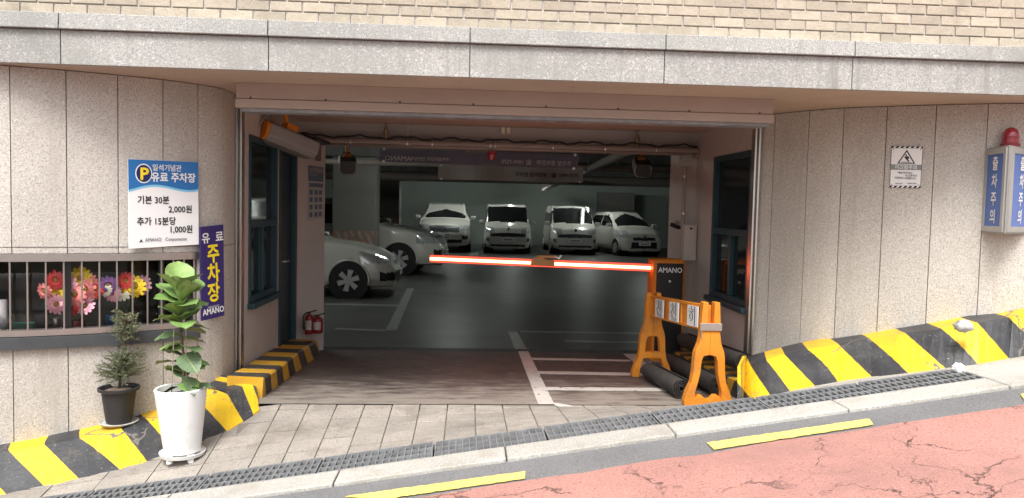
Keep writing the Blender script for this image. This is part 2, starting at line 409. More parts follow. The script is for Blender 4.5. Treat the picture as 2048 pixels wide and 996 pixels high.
def px_strip(a, b, c, d, zf, off, name, mat, parent): # four pixels on the ground
    q = [onG(*k) for k in (a, b, c, d)]; return slab([(k.x, k.y) for k in q], zf, off, .003, name, mat, parent, sub=44, jit=.0045)
Pz = lambda X, Y: P(X)
px_strip((690, 997), (1050, 947), (1050, 960), (770, 1001), Pz, .0105, 'lane_marking', YEL, road)
px_strip((1413, 889), (1737, 842), (1747, 853), (1427, 902), Pz, .0105, 'lane_marking', YEL, road)
px_strip((2040, 793), (2150, 777), (2160, 788), (2050, 805), Pz, .0105, 'lane_marking', YEL, road)
# kerb stones
kerb = thing('kerb', 'row of pale granite kerb stones between grating and street', 'kerb', (0, 4.3, 0)); kerb['kind'] = 'structure'; del kerb['category']
JX = [onG(671, 965).x, onG(1012, 915).x, onG(1345, 868).x, onG(1687, 820).x]
JX = [JX[0]-3*.92, JX[0]-2*.92, JX[0]-.92] + JX + [JX[-1]+.95, JX[-1]+1.9, JX[-1]+2.85]
for a, b in zip(JX[:-1], JX[1:]):
    e = .004
    slab([(a+e, YK0(a)), (b-e, YK0(b)), (b-e, YK1(b)), (a+e, YK1(a))], Pz, .022, .25, 'kerbstone', GR_KERB, kerb, bevel=.008)
# drain trench and gratings
m = MB(); X0, X1 = -4, onG(1958, 757).x+.02
m.add([(X0, YK1(X0)-.01, P(X0)-.13), (X1, YK1(X1)-.01, P(X1)-.13), (X1, Yg(X1)+.02, P(X1)-.13), (X0, Yg(X0)+.02, P(X0)-.13)], [(0, 1, 2, 3)])
m.build('drain_trench', M('trench', (.018, .018, .019), .8, var=.4), kind='structure', label='dark drain trench under the gratings')
gx1 = onG(1958, 757).x; NG = 9; GL = .66; gang = math.atan(SL); gyaw = math.atan(.019)
def grating_mesh():
    m = MB(); n = 16; Wd = .27; L = GL-.012
    for j in range(4):
        y = -Wd/2 + Wd*j/3
        m.box((0, y, -.014), (L, .006 if 0 < j < 3 else .012, .034 if 0 < j < 3 else .04))
    for i in range(n+1):
        x = -L/2 + L*i/n
        m.box((x, 0, -.012), (.007, Wd-.012, .026))
    return m
gm = grating_mesh(); GLAB = []
g0 = gm.build('drain_grating', GALV, None, local=True, recalc=False)
for i in range(NG):
    xc = gx1 - GL*(NG-1-i) - GL/2 if False else gx1 - GL*i - GL/2
    o = g0 if i == 0 else g0.copy()
    if i: C.objects.link(o)
    yc = (YK1(xc)+Yg(xc))/2; o.location = (xc, yc, P(xc)+.012 + random.uniform(-.002, .002))
    o.rotation_euler = (0, -gang, gyaw + random.uniform(-.004, .004))
    ordn = ['first', 'second', 'third', 'fourth', 'fifth', 'sixth', 'seventh', 'eighth', 'ninth'][i]
    props(o, ('steel drain grating at the uphill right end of the row' if i == 0 else '%s steel drain grating from the uphill right end of the row' % ordn), 'drain grating', 'drain gratings along the kerb')
# stone strip beyond the last grating
strip = thing('stone_strip', 'pale granite strip beyond the uphill end of the gratings', 'paving', (gx1+.5, 4.6, P(gx1+.5))); strip['kind'] = 'structure'; del strip['category']
for k in range(4):
    a, b = gx1+.012+k*.45, gx1+.45*(k+1)+.004
    slab([(a, YK1(a)+.003), (b, YK1(b)+.003), (b, Yg(b)), (a, Yg(a))], Pz, .012, .2, 'paving_stone', GR_KERB, strip, bevel=.004)
# forecourt
court = MB(); nx, ny = 60, 8; vs = []
for i in range(nx+1):
    X = -4.2 + 9*i/nx
    for j in range(ny+1):
        Y = Yg(X)+.012 + (6.5-Yg(X))*(j/ny if j < ny else 1); vs.append((X, Y, G(X, Y)-.008 if Y < 5.46+.02*X else G(X, Y)-.08))
court.add(vs, [(i*(ny+1)+j, (i+1)*(ny+1)+j, (i+1)*(ny+1)+j+1, i*(ny+1)+j+1) for i in range(nx) for j in range(ny)])
courto = court.build('forecourt_pavement', M('paver_joint', (.15, .135, .115), .9, var=.3), kind='structure', label='paved forecourt in front of the garage entrance', recalc=False)
rh = .15
for j in range(9):
    X = -3.7
    while X < 4.4:
        wd = .195 if X < 1.9 else .42
        if X < -1.6: wd = .30
        e = .0028; x0, x1 = X+e, X+wd-e; lim = (5.46 if -1.55 < X+wd/2 < 2.3 else 5.9)
        ya = lambda x: Yg(x)+.004+j*rh+.0045
        yb = lambda x: min(Yg(x)+.004+(j+1)*rh-.0045, lim + .02*x)
        if yb(x0)-ya(x0) > .03 and yb(x1)-ya(x1) > .03:
            slab([(x0, ya(x0)), (x1, ya(x1)), (x1, yb(x1)), (x0, yb(x0))], G, random.uniform(-.0015, .0025), .04, 'paving_stone', GR_KERB if X >= 1.9 else PAVER, courto, bevel=.004)
        X += wd
# ramp and its markings
m = MB(); vs = []; ny = 24
for j in range(ny+1):
    for X in (-1.75, -1.25, 1.9, 2.35):
        Y = 5.464+.02*X + (8.42-5.464-.02*X)*j/ny
        if X == -1.75: X = max(-1.75, -1.45-(Y-5.42)*.6)
        vs.append((X, Y, F(Y)+.004))
m.add(vs, [(4*j+k, 4*j+k+1, 4*j+k+5, 4*j+k+4) for j in range(ny) for k in range(3)])
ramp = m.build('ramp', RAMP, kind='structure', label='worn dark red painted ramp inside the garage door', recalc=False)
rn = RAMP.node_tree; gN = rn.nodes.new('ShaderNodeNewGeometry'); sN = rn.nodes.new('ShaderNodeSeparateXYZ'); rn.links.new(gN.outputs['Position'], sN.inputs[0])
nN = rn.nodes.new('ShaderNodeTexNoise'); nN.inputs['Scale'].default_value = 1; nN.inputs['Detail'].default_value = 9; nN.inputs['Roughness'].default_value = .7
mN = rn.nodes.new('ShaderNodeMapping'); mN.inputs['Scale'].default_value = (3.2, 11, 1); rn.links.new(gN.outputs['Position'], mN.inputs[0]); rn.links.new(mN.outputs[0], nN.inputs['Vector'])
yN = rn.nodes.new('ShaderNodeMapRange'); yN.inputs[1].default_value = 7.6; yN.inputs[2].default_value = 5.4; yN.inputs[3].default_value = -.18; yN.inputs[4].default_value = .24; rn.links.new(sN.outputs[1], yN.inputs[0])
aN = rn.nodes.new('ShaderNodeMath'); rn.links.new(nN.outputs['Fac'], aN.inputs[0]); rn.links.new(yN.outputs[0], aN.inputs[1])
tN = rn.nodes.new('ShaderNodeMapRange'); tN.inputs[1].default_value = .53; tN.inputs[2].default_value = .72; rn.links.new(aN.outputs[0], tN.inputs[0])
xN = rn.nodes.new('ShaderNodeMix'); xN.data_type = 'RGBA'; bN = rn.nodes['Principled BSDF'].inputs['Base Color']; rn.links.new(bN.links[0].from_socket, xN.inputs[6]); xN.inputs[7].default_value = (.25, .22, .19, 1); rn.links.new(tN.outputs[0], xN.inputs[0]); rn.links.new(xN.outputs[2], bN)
Fz = lambda X, Y: F(Y)
for q in [((1036, 704), (1056, 704), (1108, 810), (1076, 810)), ((1060, 717), (1258, 721), (1262, 724), (1062, 721)), ((1073, 744), (1296, 748), (1298, 753), (1075, 749)),
          ((1089, 776), (1330, 778), (1334, 784), (1091, 782)), ((1108, 808), (1400, 811), (1404, 815), (1110, 812)), ((1246, 709), (1272, 709), (1306, 738), (1284, 738))]:
    px_strip(*q, Fz, .0085, 'floor_marking', WLINE, ramp)
# inner drain and garage floor
m = MB()
for j in range(3): m.span((-1.8, 8.43+.07*j, -.19), (2.4, 8.445+.07*j, -.168))
for i in range(140): m.span((-1.8+.03*i, 8.43, -.19), (-1.792+.03*i, 8.585, -.170))
m.build('threshold_drain', DKF, recalc=False, label='dark slotted drain across the lane at the foot of the ramp', cat='drain grating')
m = MB(); m.add([(-14, 8.40, -.182), (14, 8.40, -.182), (14, 34, -.182), (-14, 34, -.182)], [(0, 1, 2, 3)])
gfl = m.build('garage_floor', EPOXY, kind='structure', label='glossy dark epoxy garage floor', recalc=False)
FLZ = -.182
def fl_strip(*q):
    pp = [atZ(*k, FLZ) for k in q]; return slab([(k.x, k.y) for k in pp], lambda X, Y: FLZ, .004, .002, 'floor_marking', FLINE, gfl)
fl_strip((814, 577), (828, 577), (793, 661), (771, 661)); fl_strip((671, 656), (771, 660), (771, 663), (670, 659)); fl_strip((650, 607), (797, 610), (797, 613), (650, 610))
fl_strip((1016, 664), (1034, 664), (1054, 699), (1030, 699)); fl_strip((1040, 662), (1296, 666), (1296, 669), (1042, 665)); fl_strip((1130, 681), (1296, 684), (1296, 687), (1130, 684))
fl_strip((940, 489), (965, 489), (965, 491), (940, 491)); fl_strip((944, 492), (962, 492), (955, 512), (938, 512))

# ------------------------------------------------------------------ the building
BLD = thing('parking_building', 'beige brick and granite building with a wide garage entrance', 'building', (0, 6, 0))
def cr(pts, n):
    out = []; q = [Vector(p) for p in pts]; q = [q[0]*2-q[1]] + q + [q[-1]*2-q[-2]]
    for i in range(1, len(q)-2):
        seg = []
        for k in range(n+1):
            t = k/n; a, b, c, d = q[i-1], q[i], q[i+1], q[i+2]
            seg.append(.5*((2*b)+(c-a)*t+(2*a-5*b+4*c-d)*t*t+(3*b-a-3*c+d)*t**3))
        out.append(seg)
    return out
def plan(L_): return [(at(px, 300, Y).x, Y) for px, Y in L_]
LP = plan([(-330, 4.98), (-210, 4.99), (-95, 5.02), (21, 5.09), (133, 5.20), (236, 5.33), (326, 5.47), (396, 5.64), (446, 5.84), (471, 6.13)])
RP = plan([(1522, 6.36), (1548, 6.28), (1616, 6.02), (1685, 5.82), (1771, 5.66), (1869, 5.51), (1972, 5.38), (2075, 5.28), (2190, 5.18), (2320, 5.08), (2470, 4.99)])
SOF = 2.245
NS = 6
def off2(seg, d):
    out = []
    for i, p in enumerate(seg):
        t = (seg[min(i+1, len(seg)-1)]-seg[max(i-1, 0)]).normalized(); out.append(p + Vector((t.y, -t.x))*d)
    return out
def curved(segpts, d0, d1, z0, z1, m):
    a, b = off2(segpts, d0), off2(segpts, d1); n = len(a); vs = []
    z0f = z0 if callable(z0) else (lambda p: z0)
    for i in range(n):
        vs += [(a[i].x, a[i].y, z0f(a[i])), (a[i].x, a[i].y, z1), (b[i].x, b[i].y, z1), (b[i].x, b[i].y, z0f(b[i]))]
    fs = [(4*i+k, 4*(i+1)+k, 4*(i+1)+(k+1) % 4, 4*i+(k+1) % 4) for i in range(n-1) for k in range(4)] + [(0, 1, 2, 3), (4*n-1, 4*n-2, 4*n-3, 4*n-4)]
    return m.add(vs, fs)
def trim(seg, g):
    s = [Vector(p) for p in seg]; d0 = (s[1]-s[0]).normalized(); d1 = (s[-1]-s[-2]).normalized(); s[0] += d0*g; s[-1] -= d1*g; return s
LS, RS = cr(LP, NS), cr(RP, NS)
WZ0, WZ1 = .47, 1.05        # booth window hole
# left
allL = sum([s[:-1] for s in LS], []) + [LS[-1][-1]]
cut = 7*NS                   # the window ends at the seventh joint
m = MB(); curved(allL, -.022, -.14, -1.0, WZ0, m); curved(allL, -.022, -.14, WZ1, 2.4, m); curved(allL[cut:], -.022, -.14, WZ0, WZ1, m)
lw = m.build('curved_wall', JOINT, BLD, recalc=False)
for i, s in enumerate(LS):
    t = trim(s, .0028)
    if i < 7:
        curved(t, 0, -.02, -.9, WZ0-.04, mm := MB()); mm.build('wall_panel', GR_WALL, lw, smooth='auto')
        curved(t, 0, -.02, WZ1+.045, SOF-.006, mm := MB()); mm.build('wall_panel', GR_WALL, lw, smooth='auto')
        curved(t, -.004, -.02, WZ1+.002, WZ1+.041, mm := MB()); mm.build('wall_panel', GR_WALL, lw, smooth='auto')
    else:
        curved(t, 0, -.02, -.9, 1.085, mm := MB()); mm.build('wall_panel', GR_WALL, lw, smooth='auto')
        curved(t, 0, -.02, 1.09, SOF-.006, mm := MB()); mm.build('wall_panel', GR_WALL, lw, smooth='auto')
allR = sum([s[:-1] for s in RS], []) + [RS[-1][-1]]
m = MB(); curved(allR, -.022, -.14, -1.0, 2.4, m); rw = m.build('curved_wall', JOINT, BLD, recalc=False)
for i, s in enumerate(RS):
    curved(trim(s, .0028), 0, -.02, -.5, SOF-.006, mm := MB()); mm.build('wall_panel', GR_WALL, rw, smooth='auto')
# booth window
win = MB(); wl = allL[:cut+1]
curved(wl, .012, -.06, WZ1-.05, WZ1, win); curved(wl, .012, -.06, WZ0+.045, WZ0+.085, win)
bw = win.build('booth_window', STEELB, BLD, smooth='auto')
curved(wl, .035, -.10, WZ0-.038, WZ0+.040, mm := MB()); mm.build('window_sill', DKF, bw, smooth='auto')
curved(wl, -.055, -.060, WZ0+.04, WZ1, mm := MB()); mm.build('pane', GLASS, bw, smooth=True)
def wall_at_px(px, py, pts, d=0.):
    best = None; q = off2(pts, d)
    for a, b in zip(q[:-1], q[1:]):
        for t in (0, .2, .4, .6, .8):
            p = a.lerp(b, t); rr = ray(px, py); k = p.x*rr.y - p.y*rr.x
            if best is None or abs(k) < best[0]: best = (abs(k), p)
    p = best[1]; return at(px, py, p.y)
for px in [-160, -124, -88, -52, -16, 20, 55, 92, 128, 164, 199, 234, 265, 295, 323, 347, 368, 388]:
    p = wall_at_px(px, 590, wl, -.005); mm = MB(); mm.box((p.x, p.y, (WZ0+WZ1)/2+.017), (.0115, .0115, WZ1-WZ0-.135), Matrix.Rotation(.5, 3, 'Z')); mm.build('bar', STEELB, bw, bevel=.003)
for k in (2, 4, 6):
    p = allL[k*NS]; mm = MB(); q = off2(allL, -.05)[k*NS]; mm.box((q.x, q.y, (WZ0+WZ1)/2+.02), (.035, .03, WZ1-WZ0-.14), Matrix.Rotation(.5, 3, 'Z')); mm.build('mullion', BLKP, bw)
# booth room behind the glass
m = MB()
m.span((-4.4, 7.6, .2), (-2.0, 7.7, 2.3)); m.span((-4.5, 5.2, .2), (-4.4, 7.7, 2.24)); m.span((-4.4, 5.9, .1), (-2.0, 7.6, .2))
m.build('booth_room_wall', BOOTHW, BLD)
m = MB(); inn = off2(allL[:cut+6], -.145); far = off2(allL[:cut+6], -.55)
vs = []
for a, b in zip(inn, far): vs += [(a.x, a.y, WZ0+.02), (b.x, b.y, WZ0+.02)]
m.add(vs, [(2*i, 2*i+2, 2*i+3, 2*i+1) for i in range(len(inn)-1)])
m.build('booth_counter', M('counter', (.09, .07, .055), .5, var=.15), BLD, recalc=False)

# soffit, fascia, brick
YF = 4.955
m = MB(); m.span((-6, YF+.03, SOF), (7, 8.0, SOF+.12)); m.build('entrance_soffit', PLASTER, BLD)
zb = lambda y: at(540, y, YF).z
Z0, Z1, Z2 = SOF-.005, zb(73), zb(38)
JF = [at(x, 100, YF).x for x in (121, 537, 940, 1330, 1707)]
JF = [JF[0]-2.6, JF[0]-1.3] + JF + [JF[-1]+1.25, JF[-1]+2.5, JF[-1]+3.75]
m = MB(); m.span((JF[0], YF+.035, Z0+.01), (JF[-1], YF+.28, Z2-.02)); fas = m.build('stone_fascia', JOINTF, BLD)
for a, b in zip(JF[:-1], JF[1:]):
    m = MB(); m.span((a+.003, YF, Z0), (b-.003, YF+.033, Z1-.004)); m.build('granite_panel', GR_FAS, fas, bevel=.003)
    m = MB(); m.prism([(a+.003, YF-.028, Z1), (a+.003, YF-.020, Z2-.01), (a+.003, YF+.12, Z2+.006), (a+.003, YF+.12, Z1)], (b-a-.006, 0, 0)); m.build('granite_panel', GR_FAS, fas, bevel=.004)
YB = 5.05
m = MB(); m.span((-8, YB+.012, Z2-.02), (9, YB+.3, 5.2)); bwall = m.build('brick_wall', MORTAR, BLD)
bp_, bh_ = .205, .0655; BX0, BX1 = -3.55, 3.95
bmsh = MB(); bmsh.span((-.097, 0, -.0285), (.097, .02, .0285)); b0 = None
for r in range(7):
    X = BX0 + (r % 2)*bp_/2; z = Z2+.012 + .0285 + r*bh_
    while X < BX1:
        if b0 is None: b0 = bmsh.build('brick', BRICK, bwall, local=True, bevel=.003); o = b0
        else:
            o = b0.copy(); C.objects.link(o); o.parent = bwall
        o.location = Vector((X, YB + random.uniform(-.002, .002), z + random.uniform(-.001, .001))) - ORIGIN[bwall.name]; X += bp_
# header box over the door
YH = 5.50; hx0, hx1 = at(472, 195, YH).x, at(1547, 215, YH).x
zs = at(1000, 213, YH).z; zh = at(1000, 230, YH).z
m = MB(); m.span((hx0, YH, zs+.003), (hx1, YH+.20, SOF)); hd = m.build('door_header', HEADM, BLD, bevel=.003)
m = MB(); m.span((hx0-.004, YH-.008, zh), (hx1+.004, YH+.17, zs)); m.build('header_trim', HEADM, hd, bevel=.003)
m = MB(); m.span((hx0+.03, YH+.02, zh-.025), (hx1-.03, YH+.05, zh-.001)); m.span((hx0+.03, YH+.12, zh-.025), (hx1-.03, YH+.16, zh-.001)); m.build('shutter_slot', GALV, hd)
for k in range(8):
    x = hx0+.1+(hx1-hx0-.2)*k/7; mm = MB(); mm.lathe([(.008, 0), (.008, .006), (.003, .008)], (x, YH-.001, zs+.01), 8, 'Y'); mm.build('screw', DKF, hd)
# door rails
for (x, y) in ((-1.80, 6.14), (2.375, 6.33)):
    m = MB(); m.span((x-.025, y-.03, -.2), (x-.008, y+.05, 2.6)); m.span((x+.008, y-.03, -.2), (x+.025, y+.05, 2.6)); m.span((x-.008, y+.02, -.2), (x+.008, y+.05, 2.6)); m.build('door_rail', STEEL, BLD, bevel=.003)
# inner side walls with openings
def wallX(x, y0, y1, z0, z1, holes, thick, name, mat):
    m = MB(); ys = sorted({y0, y1, *[h[0] for h in holes], *[h[1] for h in holes]})
    for a, b in zip(ys[:-1], ys[1:]):
        hh = [h for h in holes if h[0] <= a and h[1] >= b]
        if not hh: m.span((x, a, z0), (x+thick, b, z1))
        else:
            if hh[0][2] > z0: m.span((x, a, z0), (x+thick, b, hh[0][2]))
            if hh[0][3] < z1: m.span((x, a, hh[0][3]), (x+thick, b, z1))
    return m.build(name, mat, BLD)
LX, RX = -1.79, 2.37
wy0, wy1 = atX(497, 400, LX).y, atX(553, 400, LX).y; wz1, wz0 = atX(497, 268, LX).z, atX(497, 606, LX).z
dy0, dy1 = atX(558, 400, LX).y, atX(592, 400, LX).y; dz1 = atX(558, 290, LX).z
TOPZ = 2.75
il = wallX(LX-.12, 6.17, dy1+.02, -.4, TOPZ, [(wy0, wy1, wz0, wz1), (dy0, dy1, -.4, dz1)], .12, 'inner_wall', INW)
def inner_window(x, y0, y1, z0, z1, sgn, name='lane_window'):
    m = MB(); t = .05; a, b = (x-.07, x+.012) if sgn > 0 else (x-.012, x+.07)
    m.span((a, y0, z0), (b, y0+t, z1)); m.span((a, y1-t, z0), (b, y1, z1)); m.span((a, y0+t, z1-t), (b, y1-t, z1)); m.span((a, y0+t, z0), (b, y1-t, z0+t))
    zm = z0+(z1-z0)*.47; m.span((a, y0+t, zm-.03), (b, y1-t, zm+.03)); m.span((a+.01, (y0+y1)/2-.025, z0+t), (b-.01, (y0+y1)/2+.025, zm-.03))
    o = m.build(name, TEAL, BLD, bevel=.004)
    xm = x-.04*sgn; m = MB(); m.span((xm-.004, y0+t, z0+t), (xm+.004, y1-t, z1-t)); m.build('pane', DARKG, o)
    m = MB(); s0, s1 = (x-.06, x+.06) if sgn > 0 else (x-.06, x+.06); m.span((s0, y0-.02, z0-.05), (s1, y1+.02, z0-.002)); m.build('window_sill', TEAL, o, bevel=.006)
    return o
inner_window(LX, wy0, wy1, wz0, wz1, 1)
m = MB(); m.span((LX-.09, dy0+.002, -.25), (LX+.015, dy0+.07, dz1)); m.span((LX-.09, dy1-.07, -.25), (LX+.015, dy1-.002, dz1)); m.span((LX-.09, dy0+.07, dz1-.07), (LX+.015, dy1-.07, dz1-.002))
dr = m.build('booth_door', TEAL, BLD, bevel=.004)
m = MB(); m.span((LX-.07, dy0+.07, -.25), (LX-.03, dy1-.07, dz1-.07)); m.build('door_leaf', M('door_leaf', (.012, .03, .045), .35, var=.1), dr)
m = MB(); m.tube([(LX-.03, dy0+.15, .85), (LX+.03, dy0+.15, .85), (LX+.03, dy0+.27, .85)], .01); m.build('handle', STEEL, dr, smooth='auto')
ry0, ry1 = atX(1503, 400, RX).y, atX(1427, 400, RX).y; rz1, rz0 = atX(1503, 300, RX).z, atX(1495, 616, RX).z
wallX(RX, 6.36, 8.02, -.4, TOPZ, [(ry0, ry1, rz0, rz1)], .12, 'inner_wall', INW)
inner_window(RX, ry0, ry1, rz0, rz1, -1)
for nm, a, b, c, d in (('window_back', -2.6, -2.55, 5.9, 7.6), ('window_back', RX+.6, RX+.65, 6.2, 8.0)):
    m = MB(); m.span((a, c, -.3), (b, d, 2.3)); m.build(nm, BOOTHW, BLD)
# flared wall ends
def flare(p, q, name):
    p, q = Vector(p), Vector(q); n = (q-p).normalized(); s = -1 if p.x < 0 else 1; nn = Vector((n.y, -n.x)); nn = nn if nn.x*s > 0 else -nn
    m = MB(); m.prism([(p.x, p.y, -.4), (q.x, q.y, -.4), (q.x+nn.x*.3, q.y+nn.y*.3, -.4), (p.x+nn.x*.3, p.y+nn.y*.3, -.4)], (0, 0, TOPZ+.4)); return m.build(name, INW, BLD)
FL0, FL1 = (LX, dy1+.02), (-1.555, 8.38)
flare(FL0, FL1, 'inner_wall'); flare((RX, 8.02), (2.20, 8.42), 'inner_wall')
YBM = 8.06
m = MB(); m.span((-2.2, YBM, 2.03), (2.7, YBM+.30, TOPZ+.2)); m.build('entrance_beam', INW, BLD)
m = MB(); m.span((-2.3, 6.13, TOPZ), (2.8, 8.4, TOPZ+.1)); m.span((-2.3, 6.10, 2.37), (2.8, 6.13, TOPZ+.1)); m.build('entrance_ceiling', PLASTER, BLD)
# garage shell
YBK = 33
m = MB(); m.span((-14, YBK, -.3), (14, YBK+.2, 2.9)); m.build('garage_back_wall', GWALL, BLD)
m = MB(); m.span((-14.2, 8.4, -.3), (-14, YBK, 2.9)); m.build('garage_side_wall', GWALL, BLD)
m = MB(); m.span((14, 8.4, -.3), (14.2, YBK, 2.9)); m.build('garage_side_wall', GWALL, BLD)
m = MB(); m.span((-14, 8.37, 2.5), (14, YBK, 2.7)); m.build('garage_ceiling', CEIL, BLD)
m = MB(); m.span((-14, 8.45, -.3), (-1.72, 8.6, 2.7)); m.span((2.36, 8.45, -.3), (14, 8.6, 2.7)); m.build('garage_front_wall', COLM, BLD)
def column(x0, x1, y, top, name='column'):
    m = MB(); m.span((x0, y, FLZ), (x1, y+.8, 2.5)); o = m.build(name, COLM, BLD, bevel=.01)
    zt = top; zb_ = top-.42; mm = MB(); k = (x1-x0)/.16
    mm.add([(x0+.02, y-.006, zb_), (x1-.02, y-.006, zb_), (x1-.02, y-.006, zt), (x0+.02, y-.006, zt)], [(0, 1, 2, 3)], 0, [(0, 0), (k, 0), (k, 1.6), (0, 1.6)])
    mm.add([(x1+.006, y, zb_), (x1+.006, y+.8, zb_), (x1+.006, y+.8, zt), (x1+.006, y, zt)], [(0, 1, 2, 3)], 0, [(0, 0), (5, 0), (5, 1.6), (0, 1.6)])
    mm.build('hazard_band', HZ4, o, recalc=False)
a, b = at(664, 460, 16.6), at(750, 460, 16.6); column(a.x, b.x, 16.6, a.z)
a, b = at(752, 434, 24), at(798, 434, 24); column(a.x, b.x, 24, a.z)
a, b = at(1196, 434, 31.8), at(1268, 434, 31.8)
m = MB(); m.span((a.x, 31.8, FLZ), (b.x, 32.2, 2.15)); m.build('column', COLM, BLD)
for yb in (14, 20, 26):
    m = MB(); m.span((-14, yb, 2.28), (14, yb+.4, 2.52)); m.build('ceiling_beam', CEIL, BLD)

# ------------------------------------------------------------------ hazard kerbs
def lerp_list(L_, n):
    out = []
    for i in range(len(L_)-1):
        for k in range(n): t = k/n; out.append([x+(y-x)*t for x, y in zip(L_[i], L_[i+1])])
    out.append(list(L_[-1])); return out
def hazard_kerb(base, top, uu, mat, label, inset, depth, name='hazard_kerb', vtop=1.3, wall=None, gap=None):
    bs, ts = lerp_list(base, 4), lerp_list(top, 4); st = []
    for (bx, by), (tx, ty) in zip(bs, ts):
        p = onG(bx, by); yq = p.y+inset
        if wall: yq = max(yq, wall_at_px(tx, ty, wall).y - float(np.interp(tx, [g[0] for g in gap], [g[1] for g in gap]))); yq = min(yq, p.y+.36)
        st.append([p, at(tx, ty, yq), float(np.interp(bx, [u[0] for u in uu], [u[1] for u in uu]))])
    if wall:
        of = np.array([q[1].y-q[0].y for q in st]); pad = np.pad(of, 10, mode='edge'); of = np.convolve(pad, np.ones(21)/21, mode='valid')
        for k, ((tx, ty), e_) in enumerate(zip(ts, of)): st[k][1] = at(tx, ty, st[k][0].y+float(e_))
    m = MB(); vs = []; uv = []; n = len(st)
    for i, (p, q, u) in enumerate(st):
        t = (st[min(i+1, n-1)][0]-st[max(i-1, 0)][0]); t.z = 0; t.normalize(); inn = Vector((-t.y, t.x, 0)) if wall is not allR else Vector((.42, .9, 0))
        b = q + inn*depth; b.z = q.z + .012
        lowp = Vector((p.x, p.y, p.z-.06)); q0 = q + (p-q).normalized()*.012; q1 = q + (b-q).normalized()*.012
        vs += [lowp, p, q0, q1, b, Vector((b.x, b.y, p.z-.06))]; uv += [(u, -.1), (u, 0), (u, .97), (u, 1.0), (u, vtop), (u, vtop)]
    fs = [(6*i+k, 6*(i+1)+k, 6*(i+1)+k+1, 6*i+k+1) for i in range(n-1) for k in range(5)]
    e = 6*(n-1); fs += [(0, 1, 2, 3, 4, 5), (e+5, e+4, e+3, e+2, e+1, e)]
    m.add(vs, fs, 0, uv); return m.build(name, mat, None, label=label, cat='kerb')
kl = hazard_kerb([(-330, 1062), (-60, 1008), (14, 990), (159, 958), (241, 940), (296, 925), (380, 895), (454, 863), (486, 842), (518, 820)],
            [(-345, 958), (-70, 915), (5, 901), (145, 877), (235, 859), (290, 846), (375, 818), (450, 790), (482, 774), (511, 760)],
            [(-330, -1.8), (-60, 0), (14, .5), (90, 1), (159, 1.5), (241, 2), (296, 2.5), (350, 3), (400, 3.5), (454, 4), (486, 4.5), (507, 5), (520, 5.4)], HZ1,
            'black and yellow striped concrete kerb under the booth window behind the pots', .06, .3, wall=allL, gap=[(-345, .2), (-70, .2), (0, .16), (500, .2)])
kr = hazard_kerb([(1475, 804), (1503, 799), (1541, 791), (1580, 782), (1630, 772), (1676, 764), (1744, 754), (1816, 746), (1891, 737), (1956, 729), (2018, 717), (2048, 713), (2140, 700), (2420, 664)],
            [(1475, 733), (1499, 728), (1532, 719), (1569, 709), (1615, 699), (1676, 688), (1738, 677), (1812, 667), (1884, 658), (1956, 646), (2018, 635), (2048, 630), (2140, 613), (2420, 560)],
            [(1460, .6), (1503, 1), (1541, 1.5), (1580, 2), (1630, 2.5), (1676, 3), (1744, 3.5), (1816, 4), (1891, 4.5), (1956, 5), (2018, 5.5), (2090, 6), (2160, 6.5), (2420, 8.4)], HZ2,
            'black and yellow striped concrete kerb climbing along the right wall', .04, .34, wall=allR, gap=[(1475, .12), (1744, .18), (1884, .2), (2048, .32)])
hazard_kerb([(524, 797), (560, 770), (597, 743), (628, 719), (640, 709)], [(527, 756), (562, 733), (594, 707), (623, 688), (634, 680)],
            [(520, 0), (645, 5.2)], HZ3, 'low black and yellow kerb along the booth wall inside the garage', .02, .26)
m = MB(); vs = []; uv = []
for i in range(13):
    Y = 5.62 + 2.75*i/12; z = F(Y); xo = 2.08
    vs += [(xo, Y, z-.03), (xo+.02, Y, z+.13), (RX+.1, Y, z+.14), (RX+.1, Y, z-.03)]; uv += [(Y*3.2, 0), (Y*3.2, 1), (Y*3.2, 1.3), (Y*3.2, 1.3)]
m.add(vs, [(4*i+k, 4*i+4+k, 4*i+5+k, 4*i+1+k) for i in range(12) for k in range(3)] + [(0, 1, 2, 3), (51, 50, 49, 48)], 0, uv)
m.build('hazard_kerb', HZ3, None, label='low black and yellow kerb behind the orange barricade', cat='kerb')
# filler and foam lumps on the right kerb
def lump(px, py, Y, sx, sy, sz, label, name, cat, mat):
    p = at(px, py, Y); m = MB(); bm = bmesh.new(); bmesh.ops.create_icosphere(bm, subdivisions=3, radius=1)
    rs = random.Random(px); ph = [rs.uniform(0, 6) for _ in range(6)]
    for v in bm.verts:
        c = v.co; k = 1+.16*math.sin(3*c.x+ph[0])+.14*math.sin(4*c.y+ph[1])+.12*math.sin(5*c.z+ph[2])+.06*math.sin(11*c.x+9*c.z+ph[3]); v.co = Vector((c.x*sx, c.y*sy, c.z*sz))*k*rs.uniform(.86, 1.14)
    bm.verts.index_update(); m.add([v.co+p for v in bm.verts], [[v.index for v in f.verts] for f in bm.faces]); bm.free()
    return m.build(name, mat, None, smooth=True, label=label, cat=cat)
q = onG(1925, 733)
lump(1926, 652, q.y+.03, .05, .05, .05, 'crumpled grey patch of filler on the right kerb edge', 'filler_patch', 'patch', PATCH)
q2 = onG(1917, 744); lump(1917, 737, q2.y, .045, .03, .028, 'small white foam lump at the foot of the right kerb', 'foam_lump', 'lump', M('foam', (.75, .75, .73), .8, var=.05, bump=.004, bscale=60))

# ------------------------------------------------------------------ signs
def wall_frame(pxc, pyc, pts, d):
    p = wall_at_px(pxc, pyc, pts, d); return p
